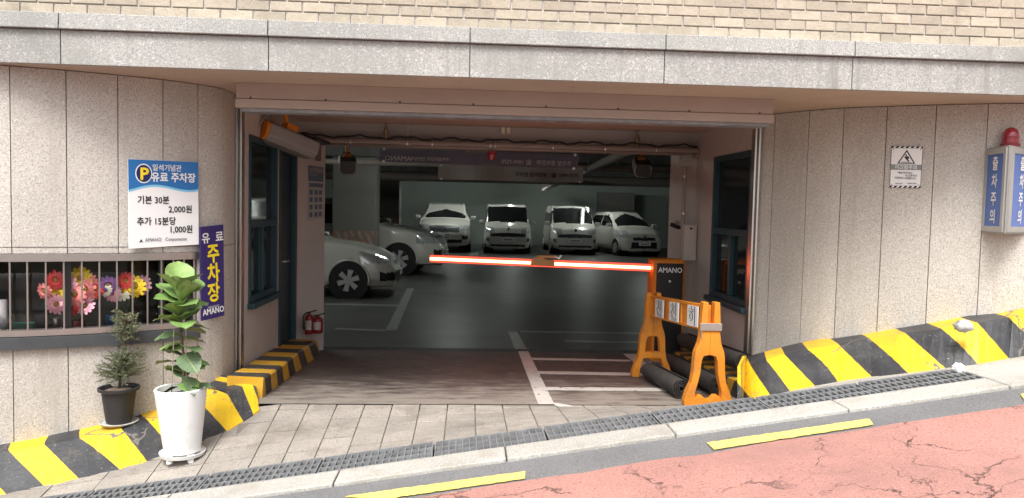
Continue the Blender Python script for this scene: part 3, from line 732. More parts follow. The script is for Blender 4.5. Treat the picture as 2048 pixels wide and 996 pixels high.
# price sign
def board(name, label, cat, c4, thick, mat):
    """c4: top-left, top-right, bottom-right, bottom-left (world). returns thing, frame function"""
    tl, tr, br, bl = c4; loc = (bl+br)/2
    t = thing(name, label, cat, loc); r = (tr-tl).normalized(); n = r.cross(UP).normalized()
    m = MB(); m.prism([bl, br, tr, tl], -n*thick); m.build('board', mat, t, bevel=.0015)
    def fr(u, v): a = tl.lerp(tr, u); b = bl.lerp(br, u); return a.lerp(b, v)
    return t, fr, r, n
p0 = wall_at_px(256, 410, allL, .045); p1 = wall_at_px(397, 410, allL, .03)
tl, bl = at(256, 318, p0.y), at(258, 498, p0.y); tr, br = at(396, 324, p1.y), at(398, 489, p1.y)
t, fr, rr, nn = board('price_sign', 'white and blue parking price board on the wall above the booth window', 'sign', (tl, tr, br, bl), .012, WHITE)
Wd = (tr-tl).length; Hh = (tl-bl).length
def patch(poly, mat, name, lift):
    m = MB(); m.add([fr(*q)+nn*lift for q in poly], [list(range(len(poly)))]); return m.build(name, mat, t, recalc=False)
wave = [(u, .325 + .035*math.sin(u*6.0+2.6)*(1) - .02*u) for u in [k/24 for k in range(25)]]
patch([(0, .004), (1, .004)] + [(u, v+.022) for u, v in wave[::-1]], LBLUE, 'light_wave', .0015)
patch([(0, .002), (1, .002)] + [(u, v-.004) for u, v in wave[::-1]], BLUE, 'blue_header', .003)
patch([(.21+.117*math.cos(a), .155+.110*math.sin(a)) for a in [k*math.pi/16 for k in range(32)]], WTXT, 'badge_ring', .0045)
patch([(.21+.103*math.cos(a), .155+.097*math.sin(a)) for a in [k*math.pi/16 for k in range(32)]], PNAVY, 'badge', .006)
T = lambda s, sz, mat, u, v, b=.02, lf=.003, sx=1., al='CENTER': text(s, sz*Hh, mat, t, fr(u, v), rr, UP, b, al, sx=sx, lift=lf)
T('P', .19, YTXT, .215, .155, .03, .0075); T('일석기념관', .082, WTXT, .54, .085, .016, .0045, .86); T('유료 주차장', .118, WTXT, .635, .195, .03, .0045, .86)
T('기본 30분', .10, KTXT, .345, .455, .022, .0018, .86); T('2,000원', .10, KTXT, .73, .567, .022, .0018, .86)
T('추가 15분당', .10, KTXT, .385, .70, .022, .0018, .86); T('1,000원', .10, KTXT, .735, .805, .022, .0018, .86); T('AMANO   Corporation', .056, GTXT, .52, .912, .008, .0018, .85)
patch([(.135, .938), (.165, .895), (.195, .938), (.165, .925)], KTXT, 'logo_mark', .0018)
# upright navy sign
pp = wall_at_px(425, 540, allL, .05)
ya_, yb_ = wall_at_px(402, 540, allL, .06).y, wall_at_px(448, 540, allL, .06).y; ya_ = min(ya_, yb_-.05)
tl, tr, br, bl = at(401, 454, ya_), at(447, 449, yb_), at(449, 631, yb_), at(404, 642, ya_)
t, fr, rr, nn = board('upright_sign', 'narrow navy upright sign with yellow letters beside the booth window', 'sign', (tl, tr, br, bl), .015, NAVY)
Hh = (tl-bl).length
T('유  료', .125, WTXT, .5, .125, .02, .003, .95)
for k, ch in enumerate('주차장'): T(ch, .22, YTXT, .52, .30+.21*k, .03, .003, .80)
T('TIME & ECOLOGY', .03, WTXT, .5, .872, 0, .003, .6); T('AMANO', .092, WTXT, .5, .915, .02, .003, .80)
# slip warning sign
pp = wall_at_px(1811, 330, allR, .02)
ya_, yb_ = wall_at_px(1780, 330, allR, .012).y, wall_at_px(1844, 330, allR, .012).y
tl, tr, br, bl = at(1783, 292, ya_), at(1846, 293, yb_), at(1841, 376, yb_), at(1779, 375, ya_)
t, fr, rr, nn = board('slip_warning_sign', 'small white slippery floor warning sign on the right wall', 'sign', (tl, tr, br, bl), .004, WHITE)
Hh = (tl-bl).length
patch([(0, 0), (1, 0), (1, .05), (0, .05)], KTXT, 'edge_band', .0006); patch([(0, .95), (1, .95), (1, 1), (0, 1)], KTXT, 'edge_band', .0006)
for v in (0, .95):
    for k in range(6): patch([(.05+k*.16, v+.045), (.10+k*.16, v+.006), (.17+k*.16, v+.006), (.12+k*.16, v+.045)], WTXT, 'edge_stripe', .0012)
patch([(0, .05), (.012, .05), (.012, .95), (0, .95)], KTXT, 'edge_band', .0006); patch([(.988, .05), (1, .05), (1, .95), (.988, .95)], KTXT, 'edge_band', .0006)
patch([(.5, .08), (.79, .42), (.21, .42)], KTXT, 'warning_triangle', .0008); patch([(.5, .135), (.725, .398), (.275, .398)], WTXT, 'triangle_field', .0016)
patch([(.45, .21), (.49, .19), (.52, .22), (.48, .245)], KTXT, 'figure', .0024); patch([(.42, .25), (.56, .24), (.60, .29), (.54, .30), (.60, .36), (.56, .37), (.48, .31), (.45, .28)], KTXT, 'figure', .0024)
patch([(.34, .375), (.66, .375), (.66, .387), (.34, .387)], KTXT, 'figure', .0024)
patch([(.012, .44), (.988, .44), (.988, .57), (.012, .57)], GTXT, 'title_band', .0008)
T('미끄럼주의', .115, WTXT, .5, .505, .015, .0016, .9); T('옥내 바닥에서', .058, KTXT, .48, .64, .012, .0012, .9); T('의 근로자가', .058, KTXT, .68, .705, .012, .0012, .9); T('다치거나 사망합니다.', .058, KTXT, .50, .77, .012, .0012, .9)
T('고용노동부', .036, KTXT, .3, .90, .008, .0012); T('안전보건공단', .036, KTXT, .72, .895, .008, .0012)
for u, v in ((.07, .075), (.93, .075), (.07, .925), (.93, .925)): patch([(u+.018*math.cos(a), v+.014*math.sin(a)) for a in [k*math.pi/4 for k in range(8)]], GTXT, 'rivet', .002)
# exit light box with beacon
c = Vector((3.715, 5.365)); tt = Vector((.956, -.294)); on = Vector((-.294, -.956)); hw_, dp_ = .125, .215
A2, F2, B2 = [Vector((at(px, 380, Y).x, Y)) for px, Y in ((1966, 5.40), (2014, 5.09), (2066, 5.35))]
c = (A2+B2)/2
zt_, zb2 = at(2016, 290, F2.y).z, at(2016, 468, F2.y).z
t = thing('exit_light_box', 'blue and grey exit warning light box with red beacon on the right wall', 'light box', (c.x, c.y, zb2))
m = MB(); m.prism([(A2.x, A2.y, zb2), (F2.x, F2.y, zb2), (B2.x, B2.y, zb2)], (0, 0, zt_-zb2)); m.build('housing', M('box_grey', (.36, .36, .345), .45, .3, var=.05), t, bevel=.006)
for (a, b) in ((A2, F2), (F2, B2)):
    a3, b3 = Vector((a.x, a.y, 0)), Vector((b.x, b.y, 0)); r_ = (b3-a3).normalized(); n_ = r_.cross(UP); L_ = (b3-a3).length
    def pt(u, z): return a3 + r_*(L_*u) + UP*z
    m = MB(); z0_, z1_ = zb2+.045, zt_-.045
    for (u0_, u1_, za, zb_) in ((.06, .16, zb2+.012, zt_-.012), (.84, .94, zb2+.012, zt_-.012), (.16, .84, zt_-.05, zt_-.012), (.16, .84, zb2+.012, zb2+.05)):
        m.prism([pt(u0_, za), pt(u1_, za), pt(u1_, zb_), pt(u0_, zb_)], n_*.01)
    fo = m.build('frame', M('box_frame', (.45, .445, .43), .4, .5, var=.05), t)
    m = MB(); m.prism([pt(.16, zb2+.05), pt(.84, zb2+.05), pt(.84, zt_-.05), pt(.16, zt_-.05)], n_*.003); m.build('panel', OCH, t)
    hh_ = zt_-zb2
    for k, ch in enumerate('출차주의'): text(ch, .155*hh_*1.12, WTXT, t, pt(.5, zt_-.05-(hh_-.1)*(.13+.245*k)), r_, UP, .025, sx=.78, lift=.0045)
bc = (A2+F2+B2)/3; m = MB(); m.lathe([(.062, 0), (.062, .025), (.055, .03)], (bc.x, bc.y, zt_+.001), 24); bb = m.build('beacon_base', M('beacon_base', (.22, .03, .04), .4, var=.05), t, smooth='auto')
m = MB(); m.lathe([(.052, .03), (.052, .065), (.056, .067), (.056, .074), (.050, .078), (.048, .105), (.036, .13), (.016, .142), (.002, .144)], (bc.x, bc.y, zt_), 28); m.build('beacon_dome', REDDOME, t, smooth='auto')

# ------------------------------------------------------------------ plants
def leaf_mesh(mat, wid, curl, fold):
    m = MB(); n = 8; vs = []
    for i in range(n+1):
        s = i/n; wv = wid*(math.sin(math.pi*min(1, s**.85*1.0))**.7)*(.55+.65*s)*(1 if s < .97 else .6); z = curl*(s**1.6)*-1 + .12*s
        for j in (-2, -1, 0, 1, 2):
            y = j/2*wv; vs.append((s, y, z + fold*abs(j/2)**1.3*wv*1.0 + .03*math.sin(s*16+j)*abs(j)/2))
    m.add(vs, [(5*i+k, 5*i+5+k, 5*i+6+k, 5*i+1+k) for i in range(n) for k in range(4)])
    me = bpy.data.meshes.new('leaf'); me.from_pydata([tuple(v) for v in m.v], [], m.f); me.materials.append(mat); me.polygons.foreach_set('use_smooth', [True]*len(me.polygons)); return me
for lm in LEAFS:
    n_ = lm.node_tree; tc = n_.nodes.new('ShaderNodeTexCoord'); sp_ = n_.nodes.new('ShaderNodeSeparateXYZ'); n_.links.new(tc.outputs['Object'], sp_.inputs[0])
    def mth(op, a, b=None, n_=n_):
        x = n_.nodes.new('ShaderNodeMath'); x.operation = op
        for k, v in ((0, a), (1, b)):
            if v is None: continue
            if hasattr(v, 'links'): n_.links.new(v, x.inputs[k])
            else: x.inputs[k].default_value = v
        return x.outputs[0]
    ay = mth('ABSOLUTE', sp_.outputs[1]); mid_ = mth('LESS_THAN', ay, .018)
    side_ = mth('LESS_THAN', mth('FRACT', mth('SUBTRACT', mth('MULTIPLY', sp_.outputs[0], 7.), mth('MULTIPLY', ay, 5.))), .09)
    vm = mth('MAXIMUM', mid_, mth('MULTIPLY', side_, .6)); xx = n_.nodes.new('ShaderNodeMix'); xx.data_type = 'RGBA'; bb_ = n_.nodes['Principled BSDF'].inputs['Base Color']
    n_.links.new(bb_.links[0].from_socket, xx.inputs[6]); xx.inputs[7].default_value = (.30, .38, .17, 1); n_.links.new(mth('MULTIPLY', vm, .55), xx.inputs[0]); n_.links.new(xx.outputs[2], bb_)
LM = [leaf_mesh(LEAFS[k % 4], wd, cu, fo) for k, (wd, cu, fo) in enumerate([(.44, .25, .30), (.50, .45, .22), (.46, .10, .4), (.44, .7, .2)])]
pb = onG(365, 917); pg = G(pb.x, pb.y)
zp = pg
t = thing('potted_fig_plant', 'tall broad leaf fig plant in a white tapered pot', 'potted plant', (pb.x, pb.y, zp))
sc_ = pb.y/1540
m = MB(); rb, rt_, hp = .108, .155, .40; z0 = zp+.045
prof = [(rb*.9, 0), (rb, .006)] + [(rb+(rt_-rb)*k/8, .006+(hp-.006)*k/8) for k in range(1, 9)] + [(rt_-.006, hp+.008), (rt_-.018, hp+.004), (rt_-.026, hp-.05), (.02, hp-.05)]
m.lathe(prof, (pb.x, pb.y, z0), 40, 'Z', 0, Matrix.Rotation(R(-1.5), 3, 'Y')); m.build('pot', POTW, t, smooth='auto')
m = MB(); m.lathe([(.1, 0), (.130, .004), (.137, .026), (.132, .026), (.126, .012), (.05, .012)], (pb.x, pb.y, z0-.022), 36); sa = m.build('saucer', POTW, t, smooth='auto')
for k in range(5):
    a = k*2*math.pi/5+.5; m = MB(); m.lathe([(.019, -.02), (.022, .027)], (pb.x+  .104*math.cos(a), pb.y+.104*math.sin(a), zp+.018), 10); m.build('foot', POTW, t)
m = MB(); m.lathe([(rt_-.027, hp-.046), (.08, hp-.038), (.003, hp-.03)], (pb.x, pb.y, z0), 24); m.build('soil', SOIL, t, smooth=True)
zs0 = z0+hp-.04; ztop = at(345, 548, pb.y).z
tp = [Vector((pb.x+.0, pb.y, zs0)), Vector((pb.x+.012, pb.y, zs0+.2)), Vector((pb.x-.015, pb.y+.01, zs0+.4)), Vector((pb.x-.02, pb.y, ztop-.10))]
m = MB(); m.tube([tp[0], tp[0].lerp(tp[1], .5), tp[1], tp[1].lerp(tp[2], .5), tp[2], tp[2].lerp(tp[3], .5), tp[3]], [.011, .010, .009, .009, .008, .007, .005], 8); m.build('trunk', STEM, t, smooth=True)
for dx in (-.055, .035):
    m = MB(); m.tube([(pb.x+dx, pb.y-.03, zs0), (pb.x+dx*.8, pb.y-.02, zs0+.42)], .0035, 6); m.build('support_stick', M('bamboo', (.33, .30, .22), .7), t)
def spine(f):
    f = max(0, min(2.999, f*3)); i = int(f); return tp[i].lerp(tp[i+1], f-i)
rl = random.Random(11)
LV = [(.05+.64*k/17, k) for k in range(18)] + [(.70+.30*k/19, 100+k) for k in range(20)]
for f, k in LV:
    p = spine(f); top = k >= 100
    if top:
        a = (k-100)*2.4 + .4; el = .25 + .75*(f-.70)/.30 + rl.uniform(-.15, .2); s_ = rl.uniform(.145, .20)
    else:   # lower leaves stand out to both sides and droop
        a = (math.pi if k % 2 else 0) + rl.uniform(-1.0, 1.0); el = rl.uniform(-.1, .45); s_ = rl.uniform(.13, .185)
    o = bpy.data.objects.new('leaf', LM[(1 + (k % 2)) if top else (0, 3, 1, 0, 3, 2)[k % 6]]); C.objects.link(o); o.parent = t
    o.location = p - Vector((pb.x, pb.y, zp)); o.scale = (s_, s_*rl.uniform(.9, 1.2), s_)
    o.rotation_euler = (rl.uniform(-.4, .4), -el, a)
# small conifer
kb = at(237, 852, onG(237, 852).y); kb = at(238, 846, wall_at_px(238, 846, allL).y-.10)
zk = kb.z
t = thing('potted_conifer', 'small sparse conifer in a dark grey pot standing on the striped kerb', 'potted plant', (kb.x, kb.y, zk))
m = MB(); m.lathe([(.05, 0), (.112, .002), (.122, .014), (.116, .016), (.105, .007), (.05, .007)], (kb.x, kb.y, zk), 32); m.build('saucer', M('saucer_grey', (.45, .45, .42), .5, var=.08), t, smooth='auto')
hpt = .245; m = MB(); m.lathe([(.06, .008), (.078, .010), (.082, .03), (.108, hpt-.02), (.128, hpt-.018), (.130, hpt), (.118, hpt+.002), (.108, hpt-.03), (.02, hpt-.03)], (kb.x, kb.y, zk), 32); m.build('pot', POTK, t, smooth='auto')
m = MB(); m.lathe([(.109, hpt-.028), (.06, hpt-.012), (.003, hpt-.008)], (kb.x, kb.y, zk), 20); m.build('soil', SOILD, t, smooth=True)
zc0 = zk+hpt-.01; hc = at(250, 622, kb.y).z - zc0
sp = [Vector((kb.x, kb.y, zc0)), Vector((kb.x+.02, kb.y, zc0+.10)), Vector((kb.x+.035, kb.y, zc0+.24)), Vector((kb.x+.035, kb.y, zc0+hc*.72)), Vector((kb.x+.045, kb.y, zc0+hc*.95))]
m = MB(); m.tube(sp, [.011, .010, .008, .006, .003], 8); m.build('trunk', STEM, t, smooth=True)
rc = random.Random(5); m = MB(); tw = MB()
def sprig(o_, d, ln):
    d = d.normalized(); e = o_ + d*ln; tw.tube([o_, o_.lerp(e, .5)+Vector((0, 0, .008)), e], [.0022, .0018, .001], 4)
    nn_ = int(ln/.0055)
    for k in range(nn_):
        q = o_.lerp(e, .15+.85*k/nn_); v = (d*rc.uniform(.3, 1)+Vector((rc.uniform(-1, 1), rc.uniform(-1, 1), rc.uniform(-.6, 1)))).normalized(); l = rc.uniform(.012, .022)
        sd_ = v.cross(Vector((rc.uniform(-1, 1), rc.uniform(-1, 1), rc.uniform(-1, 1)))).normalized()*.0027
        m.add([q-sd_, q+sd_, q+v*l+sd_*.3, q+v*l-sd_*.3], [(0, 1, 2, 3)])
def cpos(f):
    f = max(0, min(3.999, f*4)); i = int(f); return sp[i].lerp(sp[i+1], f-i)
for k in range(270):
    lowr = k < 160
    if lowr: f = rc.uniform(.14, .46); rr_ = rc.uniform(.05, .185)*(1.15-abs(f-.24)*1.6)
    else: f = rc.uniform(.66, 1.0); rr_ = rc.uniform(.04, .145)*(1.05-abs(f-.78)*2.2)
    a = rc.uniform(0, 2*math.pi); sprig(cpos(f), Vector((math.cos(a), math.sin(a), rc.uniform(-.15, .75))), max(.025, rr_))
for k in range(16): a = rc.uniform(0, 6.3); sprig(cpos(rc.uniform(.48, .68)), Vector((math.cos(a), math.sin(a), .6)), rc.uniform(.02, .045))
m.build('needles', NEED, t, recalc=False, kind='stuff'); tw.build('twigs', STEM, t, recalc=False, kind='stuff')

# ------------------------------------------------------------------ flowers and small things behind the booth glass
def booth_p(px, py, d=-.12):
    return wall_at_px(px, py, allL, d)
FC = {'pink': (.88, .42, .50), 'yellow': (.92, .62, .03), 'red': (.75, .06, .05), 'white': (.88, .86, .66), 'violet': (.24, .10, .30), 'coral': (.85, .26, .24)}
for k_, v_ in FC.items(): FC[k_] = M('petal_'+k_, v_, .6, var=.2, vscale=60)
CENT = M('flower_centre', (.35, .22, .03), .8, var=.3, vscale=90)
def flower(parent, p, r, mat, seed):
    rf = random.Random(seed); ax = Vector((rf.uniform(-.4, .4), -1, rf.uniform(-.2, .5))).normalized(); x = ax.cross(UP).normalized(); y = x.cross(ax)
    m = MB(); n = 13
    for ring, (rr_, dz) in enumerate(((1, 0), (.68, .12))):
        for k in range(n):
            a = 2*math.pi*(k+.5*ring)/n + rf.uniform(-.06, .06); d = x*math.cos(a)+y*math.sin(a); s_ = (x*-math.sin(a)+y*math.cos(a))
            b = p + d*r*.15; mid = p + d*r*rr_*.65 + ax*r*(.16+dz); tip = p + d*r*rr_*rf.uniform(.92, 1.06) + ax*r*(.05+dz)
            m.add([b-s_*r*.05, b+s_*r*.05, mid+s_*r*.21, mid-s_*r*.21, tip+s_*r*.10, tip-s_*r*.10], [(0, 1, 2, 3), (3, 2, 4, 5)])
    o = m.build('flower_head', mat, parent, recalc=False)
    m = MB(); m.lathe([(r*.24, 0), (r*.2, r*.1), (r*.02, r*.14)], p+ax*r*.08, 10, 'Z', 0, ax.to_track_quat('Z', 'Y').to_matrix()); m.build('flower_centre', CENT, o, smooth=True)
def bouquet(label, base, heads, vmat, vr, vh):
    b = booth_p(*base); z = WZ0+.022; t = thing('flower_vase', label, 'flowers', (b.x, b.y, z))
    m = MB(); m.lathe([(vr*.7, 0), (vr*.75, .01), (vr, vh*.8), (vr*.95, vh), (vr*.85, vh), (vr*.85, vh*.8), (.005, vh*.7)], (b.x, b.y, z), 20); m.build('vase', vmat, t, smooth='auto')
    st_ = MB()
    for k, (px, py, r, cn) in enumerate(heads):
        p = booth_p(px, py, -.085 - .02*(k % 3)); flower(t, p, r*1.22/1540*p.y, FC[cn], k*7+px); st_.tube([p+Vector((0, .01, 0)), (p+Vector((b.x, b.y, z+vh)))/2+Vector((0, .02, 0)), (b.x, b.y, z+vh*.7)], .003, 5)
    st_.build('stems', M('flower_stem', (.06, .12, .03), .6), t, kind='stuff')
bouquet('bouquet of pink, red and yellow artificial flowers behind the left booth bars', (150, 625), [(90, 582, 14, 'coral'), (112, 560, 16, 'red'), (117, 592, 17, 'yellow'), (113, 608, 17, 'pink'), (139, 572, 18, 'pink'), (161, 556, 19, 'yellow'), (150, 588, 20, 'coral'), (172, 578, 19, 'coral'), (144, 609, 19, 'red'), (171, 611, 17, 'pink'), (191, 580, 16, 'red'), (180, 562, 14, 'coral')], M('vase_red', (.22, .02, .025), .3, var=.1), .06, .10)
bouquet('smaller bouquet of white, violet and yellow flowers in an orange vase', (247, 618), [(217, 571, 16, 'violet'), (225, 585, 16, 'pink'), (247, 583, 17, 'white'), (269, 573, 19, 'yellow'), (252, 562, 15, 'red'), (285, 570, 16, 'pink'), (212, 580, 11, 'white')], M('vase_orange', (.55, .14, .02), .35, var=.1), .05, .13)
def booth_box(name, label, cat, px, py0, py1, wpx, mat, d=-.26, extra=None):
    b = booth_p(px, py1, d); h = at(px, py0, b.y).z - (WZ0+.022); wd = wpx/1540*b.y; m = MB(); z = WZ0+.022
    if extra == 'round': m.lathe([(wd*.46, 0), (wd*.5, .004), (wd*.5, h-.003), (wd*.44, h), (wd*.42, h*.6), (.004, h*.6)], (b.x, b.y, z), 20)
    else: m.box((b.x, b.y, z+h/2), (wd, wd*.8, h), Matrix.Rotation(.45, 3, 'Z')); m.box((b.x, b.y, z+h+.003), (wd*1.04, wd*.84, .006), Matrix.Rotation(.45, 3, 'Z'))
    return m.build(name, mat, None, bevel=0 if extra else .004, smooth='auto' if extra else False, label=label, cat=cat)
booth_box('paper_roll', 'white paper roll at the left edge of the booth counter', 'paper', 2, 600, 655, 22, WHITE, -.2, 'round')
booth_box('steel_cup', 'shiny steel cup under the pink bouquet in the booth', 'cup', 112, 636, 656, 15, STEEL, -.19, 'round')
booth_box('green_case', 'low green case on the booth counter', 'box', 47, 648, 658, 36, M('green_case', (.05, .25, .19), .5), -.21)
booth_box('blue_box', 'small blue box under the white bouquet in the booth', 'box', 222, 632, 650, 19, M('blue_box', (.02, .16, .45), .5), -.2)
booth_box('pen_holder', 'black pen holder left of the flowers in the booth', 'pen holder', 82, 630, 656, 20, BLKP, -.24, 'round')

# ------------------------------------------------------------------ barrier gate
gp = at(1335, 690, 8.30); gx0, gx1_ = at(1313, 600, 7.72).x-.01, at(1369, 600, 7.72).x; gz1 = at(1340, 519, 7.72).z; gz0 = F(7.75)
t = thing('barrier_gate', 'orange barrier gate machine with black front and glowing red boom', 'barrier gate', ((gx0+gx1_)/2, 7.85, gz0))
m = MB(); m.span((gx0-.03, 7.72, gz0-.03), (gx1_, 8.0, gz1)); m.build('housing', ORGP, t, bevel=.03, seg=4)
m = MB(); m.span((gx0+.0, 7.705, gz0+.06), (gx1_-.025, 7.722, gz1-.04)); m.build('front_panel', BLKP, t, bevel=.012)
gc = Vector(((gx0+gx1_)/2-.012, 7.704, 0))
text('AMANO', .074, WTXT, t, Vector((gc.x, 7.704, at(1340, 540, 7.7).z)), (1, 0, 0), UP, .02, sx=.9, lift=.002)
m = MB(); m.lathe([(.012, 0), (.012, -.006), (.004, -.008)], (gc.x, 7.705, at(1340, 563, 7.7).z), 12, 'Y'); m.build('lock', STEEL, t)
m = MB(); m.span((gx0-.06, 7.68, gz0-.03), (gx1_+.03, 8.03, gz0+.02)); m.build('base_plate', GALV, t)
e0, e1 = at(860, 517, 8.30), at(1312, 536, 7.86)
d = (e1-e0); L_ = d.length; d.normalize(); bz = d.cross(Vector((0, 1, 0))).normalized(); bz = bz if bz.z > 0 else -bz; by = bz.cross(d); rot = Matrix((d, by, bz)).transposed()
m = MB(); m.box((e0+e1)/2, (L_, .035, .075), rot); bo = m.build('boom', LEDR, t, bevel=.01)
m = MB(); fr_ = by if by.y < 0 else -by; m.box((e0+e1)/2+fr_*.021, (L_*.995, .012, .028), rot); m.build('led_strip', LED, bo)
bk = at(1093, 523, 8.5); m = MB(); hh_ = .052
def bp2(px, py): return at(px, py, 7.97)
m.prism([bp2(1062, 531), bp2(1063, 522), bp2(1078, 511), bp2(1112, 511), bp2(1112, 516), bp2(1090, 516), bp2(1089, 519), bp2(1109, 520), bp2(1109, 533)], (0, .10, 0)); m.build('break_joint', M('joint_orange', (.55, .27, .10), .5), bo, bevel=.003)
m = MB(); m.prism([bp2(1111, 511), bp2(1117, 516), bp2(1122, 510), bp2(1124, 511), bp2(1118, 519), bp2(1110, 514)], (0, .05, 0)); m.build('hook', STEEL, bo)
# ------------------------------------------------------------------ orange barricade
nb, fb = Vector((1.765, 5.50, 0)), Vector((1.66, 6.80, 0))
nb.z, fb.z = G(nb.x, nb.y)+.006, F(fb.y)+.006
t = thing('barricade', 'orange plastic barricade with three lettered plates on its board', 'barricade', (nb.x, nb.y, nb.z))
half = [(.030, .76), (.062, .76), (.072, .60), (.070, .54), (.082, .46), (.105, .40), (.115, .34), (.118, .24), (.130, .17), (.160, .10), (.178, .04), (.176, .0), (.118, .0), (.105, .03), (.088, .075)]
hin = [(.052, .36), (.062, .33), (.066, .25), (.078, .17), (.100, .105)]
def aleg(b, label=None):
    m = MB(); dep = .075
    outer = [(x, z) for x, z in half]
    rail = [(0, 0), (0, .045), (.02, .045), (.045, .075), (.075, .075), (.098, .055)] if b is nb else [(.112, 0), (.100, .10), (.081, .168), (0, .175), (0, .225), (.068, .225)]
    up_ = [(.100, .10), (.080, .17), (.066, .24)] if b is nb else []
    hp_ = [(.022, .76), (.062, .76), (.072, .60), (.070, .54), (.082, .46), (.105, .40), (.112, .36), (.118, .24), (.130, .17), (.160, .10), (.178, .04), (.176, 0)] + rail + up_ + [(.058, .33), (.045, .365), (0, .375), (0, .60), (.022, .60)]
    for s in (1, -1): m.prism([(b.x+s*x, b.y-dep/2, b.z+z) for x, z in hp_], (0, dep, 0))
    return m.build('leg_frame', ORG, t, bevel=.004)
aleg(nb); aleg(fb)
m = MB(); ax_ = (fb-nb); ax_n = ax_.normalized(); mid = (nb+fb)/2
sid = Vector((-1, 0, 0)); q0, q1 = nb+ax_n*.03, fb-ax_n*.03
def bar(zlo, zhi, xo, th, name, mat, a=q0, b=q1, bevel=.005):
    m = MB(); a2 = Vector((a.x+xo, a.y, a.z)); b2 = Vector((b.x+xo, b.y, b.z))
    m.prism([a2+UP*zlo, b2+UP*zlo, b2+UP*zhi, a2+UP*zhi], (th, 0, 0)); return m.build(name, mat, t, bevel=bevel)
brd = bar(.545, .735, -.022, .044, 'board', ORG)
for k in range(9):
    a_ = q0.lerp(q1, .02+.12*k); b_ = q0.lerp(q1, .035+.12*k); m = MB(); m.prism([Vector((a_.x-.032, a_.y, a_.z+.545)), Vector((b_.x-.032, b_.y, b_.z+.545)), Vector((b_.x-.032, b_.y, b_.z+.735)), Vector((a_.x-.032, a_.y, a_.z+.735))], (.0099, 0, 0)); m.build('rib', ORG, brd)
for z_ in (.545, .715):
    m = MB(); m.prism([Vector((q0.x-.036, q0.y, q0.z+z_)), Vector((q1.x-.036, q1.y, q1.z+z_)), Vector((q1.x-.036, q1.y, q1.z+z_+.02)), Vector((q0.x-.036, q0.y, q0.z+z_+.02))], (.0139, 0, 0)); m.build('rim', ORG, brd)
for ch, f in (('천', .78), ('천', .49), ('히', .16)):
    c0 = q0.lerp(q1, f); a_ = q0.lerp(q1, f+.085); b_ = q0.lerp(q1, f-.085); xo = -.0445
    m = MB(); m.prism([Vector((a_.x+xo, a_.y, a_.z+.56)), Vector((b_.x+xo, b_.y, b_.z+.56)), Vector((b_.x+xo, b_.y, b_.z+.715)), Vector((a_.x+xo, a_.y, a_.z+.715))], (.008, 0, 0)); pl = m.build('plate', WHITE, brd)
    text(ch, .15, KTXT, pl, Vector((c0.x+xo, c0.y, c0.z+.6375)), -ax_n, UP, .03, sx=1.15, lift=.0015)
    text(ch, .15, WTXT, pl, Vector((c0.x+xo, c0.y, c0.z+.6375)), -ax_n, UP, 0, sx=1.15, lift=.006)
m = MB(); m.span((nb.x-.082, nb.y-.05, nb.z+.555), (nb.x+.078, nb.y-.044, nb.z+.61)); m.build('steel_strap', STEEL, t, bevel=.002)
m = MB(); m.span((nb.x-.004-.07, nb.y-.046, nb.z+.50), (nb.x-.07+.004, nb.y-.040, nb.z+.56)); m.build('strap_bolt', STEEL, t)
# ------------------------------------------------------------------ rolled mats
def roll(a, b, r, label, group='rolled rubber mats'):
    a, b = Vector(a), Vector(b); t = (b-a).normalized(); x = t.cross(UP).normalized(); y = x.cross(t); m = MB(); n = 90; turns = 4.2; th = .006; vs = []
    for i in range(n+1):
        f = i/n; ang = f*turns*2*math.pi; rr_ = r*(.22+.78*f) + .003*math.sin(ang*3)
        for q in (a, b):
            for dr in (0, -th): vs.append(q + (x*math.cos(ang)+y*math.sin(ang))*(rr_+dr))
    m.add(vs, [(4*i+p, 4*i+4+p, 4*i+4+q, 4*i+q) for i in range(n) for p, q in ((0, 2), (2, 3), (3, 1), (1, 0))] + [(0, 1, 3, 2), (4*n, 4*n+2, 4*n+3, 4*n+1)])
    return m.build('rolled_mat', RUBB, None, smooth='auto', recalc=False, label=label, cat='mat', group=group)
roll((1.64, 5.72, F(5.72)+.088), (1.60, 6.62, F(6.62)+.088), .082, 'rolled dark rubber mat on the ramp under the orange barricade')
roll((2.20, 5.95, .235), (2.18, 7.6, .13), .082, 'thick rolled mat on the low kerb against the right inner wall')
roll((1.96, 5.85, G(1.96, 5.85)+.088), (1.95, 7.3, F(7.3)+.088), .082, 'rolled mat on the floor along the kerb behind the barricade')

# ------------------------------------------------------------------ things on the entrance walls and beam
YP = 7.93
pa, pbb = at(600, 281, YP), at(1392, 303, YP)
m = MB(); m.tube([pa, pbb, pbb+Vector((.05, .0, -.02)), pbb+Vector((.06, .02, -.07))], .042, 12); t = thing('sprinkler_pipe', 'grey sprinkler pipe with cables hung across the entrance beam', 'pipe', (pa+pbb)/2)
m.build('pipe', PIPE, t, smooth='auto')
m = MB(); pts_ = [pa.lerp(pbb, k/60)+Vector((0, -.03, .052+.012*math.sin(k*.9)+.008*math.sin(k*2.3))) for k in range(61)]; m.tube(pts_, .009, 6); m.build('cable', CABLE, t, smooth=True)
m = MB(); m.tube([pa+Vector((0, -.04, -.03)), pbb+Vector((0, -.04, -.03))], .012, 8); m.build('cable_conduit', PIPE, t, smooth=True)
for px in (622, 700, 811, 860, 975, 985, 1100, 1205, 1309):
    q = pa.lerp(pbb, (px-600)/792); m = MB(); m.lathe([(.052, -.006), (.052, .006), (.046, .006), (.046, -.006)], q, 14, 'X'); m.build('pipe_clip', STEEL, t)
